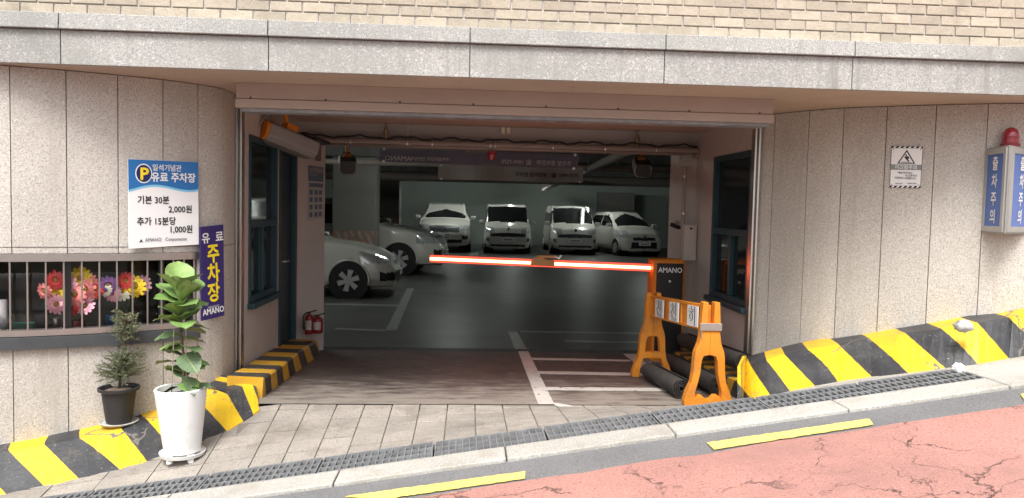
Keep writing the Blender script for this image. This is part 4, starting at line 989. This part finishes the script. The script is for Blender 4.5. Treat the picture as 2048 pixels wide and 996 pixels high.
for px in (811, 1309):
    q = pa.lerp(pbb, (px-600)/792); m = MB(); m.tube([q+Vector((0, 0, .04)), q+Vector((0, 0, .07))], [.014, .005], 8); m.tube([q+Vector((0, 0, .07)), q+Vector((0, 0, .9))], .005, 6); m.build('hanger_rod', STEEL, t)
for px in (768, 1270):
    q = pa.lerp(pbb, (px-600)/792)+Vector((0, -.01, 0)); m = MB(); m.lathe([(.022, .03), (.022, .10), (.030, .102), (.030, .125), (.020, .13), (.016, .155), (.006, .165), (.006, .19), (.024, .192), (.024, .197), (.003, .199)], q, 12); m.build('sprinkler_valve', M('brass', (.30, .22, .16), .4, .6), t, smooth='auto')
# emergency light
q = at(1013, 252, YBM); t = thing('emergency_light', 'small twin lamp emergency light on the beam above the pipe', 'emergency light', (q.x, YBM, q.z))
m = MB(); m.span((q.x-.055, YBM-.03, q.z+.028), (q.x+.055, YBM, q.z+.042)); m.build('bracket', GREYB, t)
EMI = M('lamp_face', (.88, .82, .68), .3, var=.03)
for sx in (-.028, .028):
    for dz in (.036, -.046): m = MB(); m.box((q.x+sx-.002*(dz < 0)*4, YBM-.03, q.z+dz), (.044, .05, .070)); m.build('lamp', EMI, t, bevel=.017, seg=4)
# alarm dome
q = at(983, 312, YP-.05); m = MB(); m.lathe([(.002, -.05), (.03, -.042), (.042, -.015), (.044, .01), (.048, .012), (.048, .045), (.02, .05)], q, 18); m.build('alarm_dome', REDDOME, None, smooth='auto', label='dark red alarm dome under the pipe at mid entrance', cat='alarm')
# cameras (housing with orange end cap)
def plate_camera(name, label, loc, rz, tilt, s, pole):
    t = thing(name, label, 'camera', loc, 'plate reading cameras'); t.rotation_euler = (0, 0, 0); ORIGIN[t.name] = Vector((0, 0, 0))
    rot = Matrix.Rotation(rz, 3, 'Z') @ Matrix.Rotation(tilt, 3, 'Y')
    sec = [(-.085, -.03), (-.055, -.065), (.055, -.065), (.085, -.03), (.085, .045), (.065, .062), (-.065, .062), (-.085, .045)]
    sec = [(a*s, b*s) for a, b in sec]
    def pris(x0, x1, k, mat, nm, par=t, bev=.006*s):
        m = MB(); m.prism([rot @ Vector((x0*s, a*k, b*k)) for a, b in sec], rot @ Vector(((x1-x0)*s, 0, 0))); return m.build(nm, mat, par, local=True, bevel=bev)
    pris(-.20, .21, 1, CAMG, 'housing'); pris(-.225, -.2005, .97, ORGP, 'end_cap'); pris(.2105, .216, .86, BLKP, 'front_glass')
    m = MB(); m.box(rot @ Vector((.19*s, 0, .078*s)), (.22*s, .15*s, .02*s), rot); m.build('sun_visor', BLKP, t, local=True, bevel=.004)
    m = MB(); m.tube([rot @ Vector((-.02, 0, .06*s)), Vector((-.02, 0, pole))], .02, 10); m.box(rot @ Vector((.0, 0, .085*s)), (.09*s, .07*s, .05*s), rot); m.build('pole', ORGP, t, local=True, smooth='auto')
    m = MB(); m.tube([rot @ Vector((-.20*s, -.03, .05*s)), rot @ Vector((-.23*s, -.05, .09*s)), rot @ Vector((-.27*s, -.06, .0)), rot @ Vector((-.26*s, -.02, -.15))], .012, 8); m.build('cable', M('cable_grey', (.25, .24, .23), .6), t, local=True, smooth=True)
    return t
q = at(574, 281, 6.95); plate_camera('plate_camera', 'grey plate camera with orange end cap hanging inside the left jamb', q, R(50), R(14), 1.3, .32)
q = at(695, 328, 9.4); plate_camera('plate_camera', 'dark plate camera on an orange post left of the blue banner', q, R(-80), R(14), 1.2, .35)
q = at(1283, 335, 9.4); plate_camera('plate_camera', 'dark plate camera with a pale rim hanging at the right end of the pipe', q, R(-98), R(14), 1.2, .35)
# banners
def banner(name, label, c4, Y, mat, lines, flip):
    tl, tr, br, bl = [at(*k, Y) for k in c4]; t = thing(name, label, 'banner', (bl+br)/2); n = 24; m = MB(); vs = []
    for i in range(n+1):
        u = i/n; w_ = Vector((0, .012*math.sin(u*17), 0)); vs += [tl.lerp(tr, u)+w_, bl.lerp(br, u)+w_*1.6]
    vs += [v + Vector((0, .004, 0)) for v in vs]; k = 2*(n+1)
    fs = [(2*i, 2*i+1, 2*i+3, 2*i+2) for i in range(n)] + [(k+2*i, k+2*i+2, k+2*i+3, k+2*i+1) for i in range(n)] + [(2*i, 2*i+2, k+2*i+2, k+2*i) for i in range(n)] + [(2*i+1, k+2*i+1, k+2*i+3, 2*i+3) for i in range(n)] + [(0, k, k+1, 1), (2*n, 2*n+1, k+2*n+1, k+2*n)]
    m.add(vs, fs); m.build('cloth', mat, t, recalc=False)
    r = (tr-tl).normalized()
    for (s, px, py, sz, mt) in lines: text(s, sz/1540*Y, mt, t, at(px, py, Y-.03), r, UP, .015, flip=flip, lift=.002)
    for p in (tl, tr, bl, br): m = MB(); m.lathe([(.018, 0), (.018, .006), (.01, .006)], p+((tl+br)/2-p).normalized()*.05+Vector((0, -.035, 0)), 10, 'Y'); m.build('eyelet', STEEL, t)
PT = M('banner_print', (.60, .60, .62), .7, var=.05)
banner('blue_banner', 'grey blue banner with mirrored lettering hung below the pipe', ((760, 297), (1158, 310), (1155, 338), (759, 323)), 9.0, BANB, [('AMANO', 796, 316, 14, PT), ('주차설비관리 전문업체', 860, 318, 8, PT), ('주차장 문의전화 : ☎ 1899-7275', 1073, 325, 10.5, PT), ('무인주차 COM', 960, 303, 9, M('banner_print_yellow', (.35, .33, .2), .7))], True)
banner('white_banner', 'white banner with black phone number behind the blue banner', ((876, 330), (1166, 336), (1166, 365), (876, 358)), 11.5, BANW, [('주차장 문의전화 : ☎ 1899-7275', 1094, 350, 9.5, KTXT)], False)
# right wall conduit, junction box, panel, camera
q = atX(1378, 326, RX-.03)
t = thing('cable_conduit', 'grey conduit with junction box running down the right inner wall', 'conduit', (2.2, 8.0, .5))
jy = 7.95; J = at(1372, 322, jy); m = MB(); m.box(J, (.12, .08, .12)); m.build('junction_box', GREYB, t, bevel=.006)
cb = at(1366, 520, jy); m = MB(); m.tube([J+Vector((-.01, 0, -.06)), Vector((J.x-.01, jy, cb.z))], .021, 10); m.build('conduit_pipe', PIPE, t, smooth='auto')
m = MB(); m.tube([pbb, pbb+Vector((.02, 0, -.05)), J+Vector((.05, 0, .09)), J+Vector((.03, 0, .05))], .016, 8); m.build('elbow', PIPE, t, smooth=True)
for py in (353, 427): k = at(1367, py, jy); m = MB(); m.lathe([(.03, -.01), (.03, .01)], (J.x-.01, jy, k.z), 12); m.build('pipe_clip', STEEL, t)
a_, b_ = at(1368, 449, 7.9), at(1391, 521, 7.9); m = MB(); m.span((a_.x, 7.88, b_.z), (b_.x, 8.0, a_.z)); t = thing('electric_panel', 'pale electric panel box on the right inner wall', 'panel box', (a_.x, 7.9, b_.z)); m.build('case', INW, t, bevel=.005)
m = MB(); m.span((a_.x+.012, 7.872, b_.z+.015), (b_.x-.012, 7.879, a_.z-.015)); dd = m.build('door', M('panel_door', (.52, .46, .42), .5), t)
m = MB(); m.span(((a_.x+b_.x)/2-.012, 7.864, a_.z-.05), ((a_.x+b_.x)/2+.012, 7.8719, a_.z-.03)); m.build('latch', BLKP, dd)
q = at(1351, 452, 8.1); t = thing('wall_camera', 'small dark security camera on the right inner pillar', 'camera', q)
m = MB(); m.box(q, (.05, .12, .04), Matrix.Rotation(.7, 3, 'Z') @ Matrix.Rotation(.3, 3, 'X')); m.build('body', BLKP, t, bevel=.008); m = MB(); m.tube([q, q+Vector((.04, .10, .03))], .01, 8); m.lathe([(.03, 0), (.03, .012)], q+Vector((.04, .10, .03)), 12, 'Y'); m.build('mount', GREYB, t)
# posters on the flared wall
f0, f1 = Vector((*FL0, 0)), Vector((*FL1, 0)); fd = (f1-f0).normalized(); fn = fd.cross(UP); 
def on_flare(px, py):
    d_ = ray(px, py); k = (f0-CP).dot(fn)/d_.dot(fn); return CP + d_*k
def poster(label, c4, base, blocks):
    q = [on_flare(*k)+fn*.004 for k in c4]; t = thing('wall_poster', label, 'poster', (q[2]+q[3])/2); m = MB(); m.prism(q, fn*.003); m.build('sheet', base, t)
    def fr(u, v): return q[0].lerp(q[1], u).lerp(q[3].lerp(q[2], u), v)
    for (u0_, v0_, u1_, v1_, mt) in blocks: m = MB(); m.add([fr(u0_, v0_)+fn*.0045, fr(u1_, v0_)+fn*.0045, fr(u1_, v1_)+fn*.0045, fr(u0_, v1_)+fn*.0045], [(0, 1, 2, 3)]); m.build('printed_block', mt, t, recalc=False)
PW = M('poster_white', (.42, .42, .41), .6, var=.05); PB = M('poster_blue', (.12, .17, .22), .6, var=.15, vscale=20); PG = M('poster_grey', (.25, .26, .26), .6, var=.2, vscale=30)
poster('blue grey notice above the fee table on the booth pillar', ((616, 331), (646, 335), (646, 364), (616, 362)), PB, [(.08, .1, .92, .4, PG), (.1, .5, .6, .6, PG)])
poster('white notice with rows of small pictures on the booth pillar', ((616, 364), (647, 366), (646, 437), (615, 440)), PW, [(.05, .02, .95, .13, PB)] + [(u, v, u+.2, v+.13, PG if (int(u*10)+int(v*10)) % 2 else PB) for u in (.08, .40, .68) for v in (.2, .4, .6, .8)])
q = on_flare(633, 307); m = MB(); m.box(q+fn*.03, (.05, .05, .16)); m.build('wall_speaker', M('speaker_dark', (.16, .14, .13), .6), None, bevel=.008, label='small dark box high on the booth pillar', cat='speaker')
# extinguishers standing on the kerb
def extinguisher(px, py, Y, h, r, label):
    q = at(px, py, Y); t = thing('fire_extinguisher', label, 'fire extinguisher', q, 'fire extinguishers by the booth pillar')
    m = MB(); m.lathe([(r*.9, 0), (r, .01), (r, h*.72), (r*.8, h*.80), (r*.35, h*.86), (r*.3, h*.9)], q, 18); m.build('cylinder', REDEXT, t, smooth='auto')
    m = MB(); m.box(q+Vector((0, 0, h*.93)), (.03, .03, h*.07)); m.box(q+Vector((.03, 0, h*.98)), (.10, .018, .012), Matrix.Rotation(-.3, 3, 'Y')); m.build('valve', BLKP, t)
    m = MB(); m.tube([q+Vector((-.02, 0, h*.93)), q+Vector((-r*1.3, -.02, h*.8)), q+Vector((-r*1.25, -.03, h*.4)), q+Vector((-r*1.1, -.02, h*.2))], .009, 8); m.build('hose', BLKP, t, smooth=True)
    m = MB(); vs = []
    for k in range(9):
        a = -2.4+1.6*k/8; vs += [q+Vector((r*1.02*math.cos(a), r*1.02*math.sin(a), h*.2)), q+Vector((r*1.02*math.cos(a), r*1.02*math.sin(a), h*.6))]
    m.add(vs, [(2*k, 2*k+2, 2*k+3, 2*k+1) for k in range(8)]); m.build('label_sticker', M('ext_label', (.45, .40, .36), .5, var=.3, vscale=40), t, recalc=False)
extinguisher(618, 668, 8.0, .24, .042, 'slim red fire extinguisher nearest the teal door')
extinguisher(635, 666, 8.1, .20, .056, 'stout red fire extinguisher with a pale label at the pillar end')

# pipes under the garage ceiling
for (x0, y0, x1, y1, r, lb) in ((1.9, 9.2, 2.9, 31, .06, 'long pipe under the garage ceiling leading to the right corner'), (-9, 13.4, 9, 13.4, .05, 'thin pipe crossing the garage under the ceiling'), (-9, 19.6, 9, 19.6, .11, 'thick duct crossing the garage under the ceiling beyond the banners')):
    m = MB(); m.tube([(x0, y0, 2.14), (x1, y1, 2.14)], r, 12)
    for k in range(7):
        f = (k+.5)/7; m.tube([(x0+(x1-x0)*f, y0+(y1-y0)*f, 2.14), (x0+(x1-x0)*f, y0+(y1-y0)*f, 2.5)], .008, 6)
    m.build('ceiling_pipe', PIPE, None, smooth='auto', label=lb, cat='pipe')
# ------------------------------------------------------------------ garage lights
def tube_light(x, y, label):
    t = thing('fluorescent_light', label, 'ceiling light', (x, y, 2.43), 'fluorescent lights in the garage'); m = MB(); m.span((x-.09, y-.62, 2.455), (x+.09, y+.62, 2.499)); m.build('fixture', GREYB, t)
    m = MB(); m.tube([(x, y-.6, 2.435), (x, y+.6, 2.435)], .018, 8); m.build('tube', LITW, t, smooth=True)
for k, (x, y, lb) in enumerate([(5.55, 22.5, 'lit fluorescent tube seen beside the right pillar'), (4.3, 27.5, 'lit fluorescent tube above the far right white van'), (-.55, 27, 'fluorescent light above the far left white car'), (1.6, 29, 'fluorescent light over the middle white van'), (-3.4, 11.2, 'added unseen fluorescent fill light over the white sedan on the left'), (-.3, 15, 'added fluorescent fill light over the middle of the driving lane')]): tube_light(x, y, lb)  # sedan and lane lights are unseen extras, added to brighten the nearest car

# ------------------------------------------------------------------ cars
def car(name, label, spec, loc, rz, group='white cars parked in the garage'):
    Lc, Wc = spec['L'], spec['W']; hw = Wc/2; top = spec['top']; belt = spec['belt']; zb_ = spec.get('zb', .2)
    xs0 = np.linspace(-Lc/2, Lc/2, spec.get('nx', 90)); ring = []
    tx, tz = zip(*top); bx, bz_ = zip(*belt)
    def cat(P4, n=6):
        out = []; q = [P4[0]] + P4 + [P4[-1]]
        for i in range(1, len(q)-2):
            for k in range(n):
                t_ = k/n; a, b, c, d = [np.array(z) for z in q[i-1:i+3]]; out.append(.5*((2*b)+(c-a)*t_+(2*a-5*b+4*c-d)*t_*t_+(3*b-a-3*c+d)*t_**3))
        out.append(np.array(P4[-1])); return np.array(out)
    def sect(x):
        zt = np.interp(x, tx, tz); zB = min(np.interp(x, bx, bz_), zt-.06); e = abs(x)/(Lc/2); pw = hw*(1-.20*max(0, (e-.72)/.28)**2.2)
        yt = pw*(.90 if zt-zB < .15 else np.interp(zt-zB, [.15, .5], [.88, spec.get('tumble', .70)]))
        return cat([(0, zb_), (pw*.82, zb_), (pw*.97, zb_+.10), (pw, zb_+.5*(zB-zb_)), (pw*.965, zB), (yt, zt-.055), (yt*.75, zt-.008), (0, zt+.015)])
    rows = [(x, sect(x)) for x in xs0]; grid = []
    cz = lambda S: np.array([0, (zb_+S[-1][1])/2])
    S0 = rows[0][1]; S1 = rows[-1][1]; nr = 12
    for k in range(nr): f = (k+.02)/nr; grid.append((np.full(len(S0), rows[0][0]-.06*(1-f*f)), cz(S0)+(S0-cz(S0))*f))
    for x, S in rows: grid.append((np.full(len(S), x), S))
    for k in range(nr-1, -1, -1): f = (k+.02)/nr; zz = (S1[:, 1]-zb_)/(S1[-1][1]-zb_); grid.append((rows[-1][0]+.07*(1-f*f) + 0*zz, cz(S1)+(S1-cz(S1))*f))
    nR = len(S0); pts = []
    for (xx, S) in grid:
        for (xv, (y, z)) in zip(xx, S): pts.append((xv, y, z))
    NRW = len(grid); full = []; 
    P_ = np.array(pts).reshape(NRW, nR, 3)
    meshes = ['body', 'windshield', 'glassL', 'glassR', 'lampL', 'lampR', 'grille']
    V = {k: [] for k in meshes}; Fc = {k: [] for k in meshes}; idx = {k: {} for k in meshes}
    def vid(kind, i, j, s):
        key = (i, j, s)
        if key not in idx[kind]: idx[kind][key] = len(V[kind]); p = P_[i, j]; V[kind].append((p[0], p[1]*s, p[2]))
        return idx[kind][key]
    wr, wxf, wxr = spec['wr'], spec['wf'], spec['wb']
    for i in range(NRW-1):
        for j in range(nR-1):
            c = (P_[i, j]+P_[i+1, j]+P_[i, j+1]+P_[i+1, j+1])/4; x, y, z = c
            if z < wr*2.15 and y > hw*.55 and min(math.hypot(x-wxf, z-wr), math.hypot(x-wxr, z-wr)) < wr*1.13: continue
            kind = 'body'
            if spec['glass'](x, y, z): kind = 'glass'
            elif spec['lamp'](x, y, z): kind = 'lamp'
            elif spec['grille'](x, y, z): kind = 'grille'
            k0 = kind
            for s in (1, -1):
                if k0 == 'glass': kind = 'windshield' if x > spec['wsx'] and y < spec['wsy'] else ('glassL' if s > 0 else 'glassR')
                if k0 == 'lamp': kind = 'lampL' if s > 0 else 'lampR'
                q = [vid(kind, i, j, s), vid(kind, i+1, j, s), vid(kind, i+1, j+1, s), vid(kind, i, j+1, s)]; Fc[kind].append(q if s > 0 else q[::-1])
    t = thing(name, label, 'car', (0, 0, 0), group)
    nmap = {'body': ('body', CARW), 'windshield': ('windshield', CARG), 'glassL': ('side_window', CARG), 'glassR': ('side_window', CARG), 'lampL': ('headlight', LAMPM), 'lampR': ('headlight', LAMPM), 'grille': ('grille', CARK)}
    for k in meshes:
        if Fc[k]: mm = MB(); mm.add(V[k], Fc[k]); mm.build(nmap[k][0], spec.get('paint', nmap[k][1]) if k == 'body' else nmap[k][1], t, smooth=True, recalc=True)
    for wx in (wxf, wxr):
        for s in (1, -1):
            m = MB(); y = s*(hw-.11); m.lathe([(wr*.60, -.085), (wr*.66, -.104), (wr*.9, -.105), (wr, -.08), (wr, .08), (wr*.9, .105), (wr*.66, .104), (wr*.60, .085)], (wx, y, wr), 28, 'Y'); wl_ = m.build('wheel', TYRE, t, smooth='auto')
            m = MB(); yo = y+s*.106
            m.lathe([(wr*.64, -.012), (wr*.64, .012), (wr*.57, .012), (wr*.57, -.012)], (wx, yo, wr), 28, 'Y', caps=False); m.lathe([(wr*.16, -.015), (wr*.16, .02)], (wx, yo, wr), 14, 'Y')
            for k in range(6):
                a = k*math.pi/3+.3; dv = Vector((math.cos(a), 0, math.sin(a))); pv = Vector((-math.sin(a), 0, math.cos(a))); o_ = Vector((wx, yo-.01, wr))
                m.prism([o_+dv*wr*.12+pv*wr*.10, o_+dv*wr*.6+pv*wr*.15, o_+dv*wr*.6-pv*wr*.15, o_+dv*wr*.12-pv*wr*.10], (0, .02, 0))
            m.build('rim', RIM, wl_, recalc=False)
            m = MB(); ra = wr*1.13; arc = [(wx+ra*math.cos(a), s*(hw*.985), wr+ra*math.sin(a)) for a in [R(-12)+R(204)*k/20 for k in range(21)]]; m.tube(arc, .022, 6); m.build('arch_lip', spec.get('paint', CARW), t, smooth=True)
            m = MB(); m.lathe([(wr*1.16, -.22), (wr*1.16, .10)], (wx, s*(hw-.22), wr), 20, 'Y'); m.build('wheel_well', CARK, t)
    for s in (1, -1):
        xm, zm = spec['mirror']; m = MB(); m.box((xm, s*(hw+.08), zm), (.12, .18, .13)); m.build('mirror', spec.get('paint', CARW), t, bevel=.03, seg=3)
    fx = Lc/2+.075; m = MB(); m.box((fx, 0, spec['plate']), (.012, .44, .11)); pl = m.build('licence_plate', WHITE, t)
    m = MB(); m.box((fx+.008, 0, spec['plate']), (.003, .34, .05)); m.build('plate_print', GTXT, pl)
    m = MB(); m.lathe([(.055, 0), (.055, .012), (.03, .016)], (fx-.012, 0, spec['badge']), 14, 'X'); m.build('badge', CHRM, t)
    if 'chrome' in spec:
        zc, wc = spec['chrome']; m = MB(); m.box((fx-.01, 0, zc), (.015, wc, .025)); m.build('grille_trim', CHRM, t)
    t.location = loc; t.rotation_euler = (0, 0, rz); return t
def side_glass(poly, hwmin):
    def f(x, z):
        ins = False; n = len(poly); j = n-1
        for i in range(n):
            (xi, zi), (xj, zj) = poly[i], poly[j]
            if (zi > z) != (zj > z) and x < (xj-xi)*(z-zi)/(zj-zi)+xi: ins = not ins
            j = i
        return ins
    return f
# sedan
sg = side_glass([(-1.35, .95), (-.75, 1.36), (.05, 1.36), (.78, .97)], 0)
sedan = dict(wsx=.12, wsy=.66, L=4.35, W=1.70, nx=150, zb=.18, top=[(-2.17, .86), (-1.75, 1.0), (-1.5, 1.05), (-.75, 1.42), (-.2, 1.47), (.1, 1.43), (.95, .98), (1.4, .91), (1.85, .81), (2.1, .68), (2.175, .56)],
    belt=[(-2.2, .75), (-1, .93), (.9, .90), (1.6, .80), (2.175, .48)], wr=.305, wf=1.42, wb=-1.3, mirror=(.75, 1.0), plate=.42, badge=.66,
    glass=lambda x, y, z: (sg(x, z) and y > .5 and abs(x+.3) > .04) or (.14 < x < .90 and z > .99 and y < .66 and z > 1.55-.62*x-.02), 
    lamp=lambda x, y, z: x > 1.58 and .60 < z < .60+.17*(2.32-x)/.7+.03 and y > .44 and z < .80, grille=lambda x, y, z: x > 2.05 and ((.56 < z < .64 and y < .40) or (.26 < z < .46 and y < .52)) or (x > 1.95 and .30 < z < .44 and .52 < y < .8))
# tall SUV
ug = side_glass([(-2.0, 1.15), (-1.7, 1.58), (.0, 1.62), (.75, 1.17)], 0)
suv = dict(wsx=.14, wsy=.72, L=4.6, W=1.86, nx=130, zb=.24, top=[(-2.3, 1.1), (-2.15, 1.5), (-1.8, 1.68), (-.3, 1.72), (.1, 1.66), (.95, 1.16), (1.5, 1.08), (2.0, .98), (2.22, .86), (2.3, .72)],
    belt=[(-2.3, 1.0), (.9, 1.08), (1.6, .98), (2.3, .62)], wr=.36, wf=1.38, wb=-1.35, mirror=(.75, 1.2), plate=.52, badge=.82, tumble=.74, chrome=(.92, .9),
    glass=lambda x, y, z: (ug(x, z) and y > .55 and abs(x+.5) > .04) or (.16 < x < .92 and z > 1.18 and y < .72 and z > 1.84-.70*x-.06),
    lamp=lambda x, y, z: x > 1.75 and .74 < z < .96 and y > .52, grille=lambda x, y, z: (x > 2.1 and .70 < z < .90 and y < .52) or (x > 2.1 and .34 < z < .46 and y < .6) or (x > 2.0 and .46 < z < .60 and .62 < y < .82))
# box van
vg = side_glass([(-1.7, 1.02), (-1.62, 1.5), (.75, 1.5), (1.15, 1.02)], 0)
van = dict(wsx=.7, wsy=.70, L=3.6, W=1.64, nx=90, zb=.2, top=[(-1.8, 1.3), (-1.72, 1.62), (-1.4, 1.70), (.4, 1.70), (.72, 1.62), (1.22, 1.08), (1.5, .98), (1.7, .88), (1.8, .72)],
    belt=[(-1.8, .95), (1.1, .98), (1.5, .88), (1.8, .6)], wr=.30, wf=1.22, wb=-1.25, mirror=(.98, 1.08), plate=.50, badge=.86, tumble=.84,
    glass=lambda x, y, z: (vg(x, z) and y > .55 and abs(x+.2) > .04) or (.72 < x < 1.22 and z > 1.10 and y < .70),
    lamp=lambda x, y, z: x > 1.45 and .72 < z < .93 and .46 < y < .76, grille=lambda x, y, z: (x > 1.6 and .60 < z < .74 and y < .60) or (x > 1.6 and .26 < z < .34 and y < .6) or (x > 1.55 and .42 < z < .56 and .64 < y < .74))
# small hatchback
hg = side_glass([(-1.5, 1.0), (-1.2, 1.38), (.1, 1.42), (.85, 1.0)], 0)
hatch = dict(wsx=.18, wsy=.62, L=3.6, W=1.62, nx=90, zb=.19, top=[(-1.8, 1.0), (-1.65, 1.35), (-1.2, 1.5), (-.1, 1.53), (.15, 1.48), (1.0, 1.02), (1.4, .93), (1.7, .80), (1.8, .66)],
    belt=[(-1.8, .95), (.9, .93), (1.5, .82), (1.8, .55)], wr=.29, wf=1.18, wb=-1.2, mirror=(.75, 1.05), plate=.44, badge=.70, tumble=.72,
    glass=lambda x, y, z: (hg(x, z) and y > .5 and abs(x+.3) > .04) or (.2 < x < .97 and z > 1.03 and y < .62 and z > 1.63-.62*x-.04),
    lamp=lambda x, y, z: x > 1.15 and .66 < z < .90 and y > .52, grille=lambda x, y, z: (x > 1.6 and .56 < z < .66 and y < .42) or (x > 1.6 and .28 < z < .50 and y < .5))
wp = atZ(696, 597, FLZ); a_ = R(1); off_ = Matrix.Rotation(a_, 3, 'Z') @ Vector((sedan['wf'], -sedan['W']/2, 0))
car('parked_car', 'white sedan nearest the booth pillar, its nose pointing right', sedan, (wp.x-off_.x, wp.y-off_.y, FLZ), a_)
wp = atZ(797, 551, FLZ); a_ = R(-5); off_ = Matrix.Rotation(a_, 3, 'Z') @ Vector((suv['wf'], -suv['W']/2, 0))
car('parked_car', 'white tall car parked behind the sedan, nose showing right of it', suv, (wp.x-off_.x, wp.y-off_.y, FLZ), a_)
def facing(spec, px, Y, rz, name, label):
    p = at(px, 480, Y); h = Matrix.Rotation(rz, 3, 'Z') @ Vector((spec['L']/2, 0, 0)); car(name, label, spec, (p.x-h.x, Y-h.y, FLZ), rz)
facing(suv, 888, 26.6, R(-90), 'parked_car', 'white sport utility car facing out by the back wall, leftmost of its row')
facing(van, 1016, 26.4, R(-90), 'parked_car', 'white boxy small van facing out, second from left at the back')
facing(van, 1150, 26.6, R(-90), 'parked_car', 'white boxy small van facing out, third from left at the back')
facing(hatch, 1288, 26.4, R(-77), 'parked_car', 'small white hatchback turned slightly right at the back right')
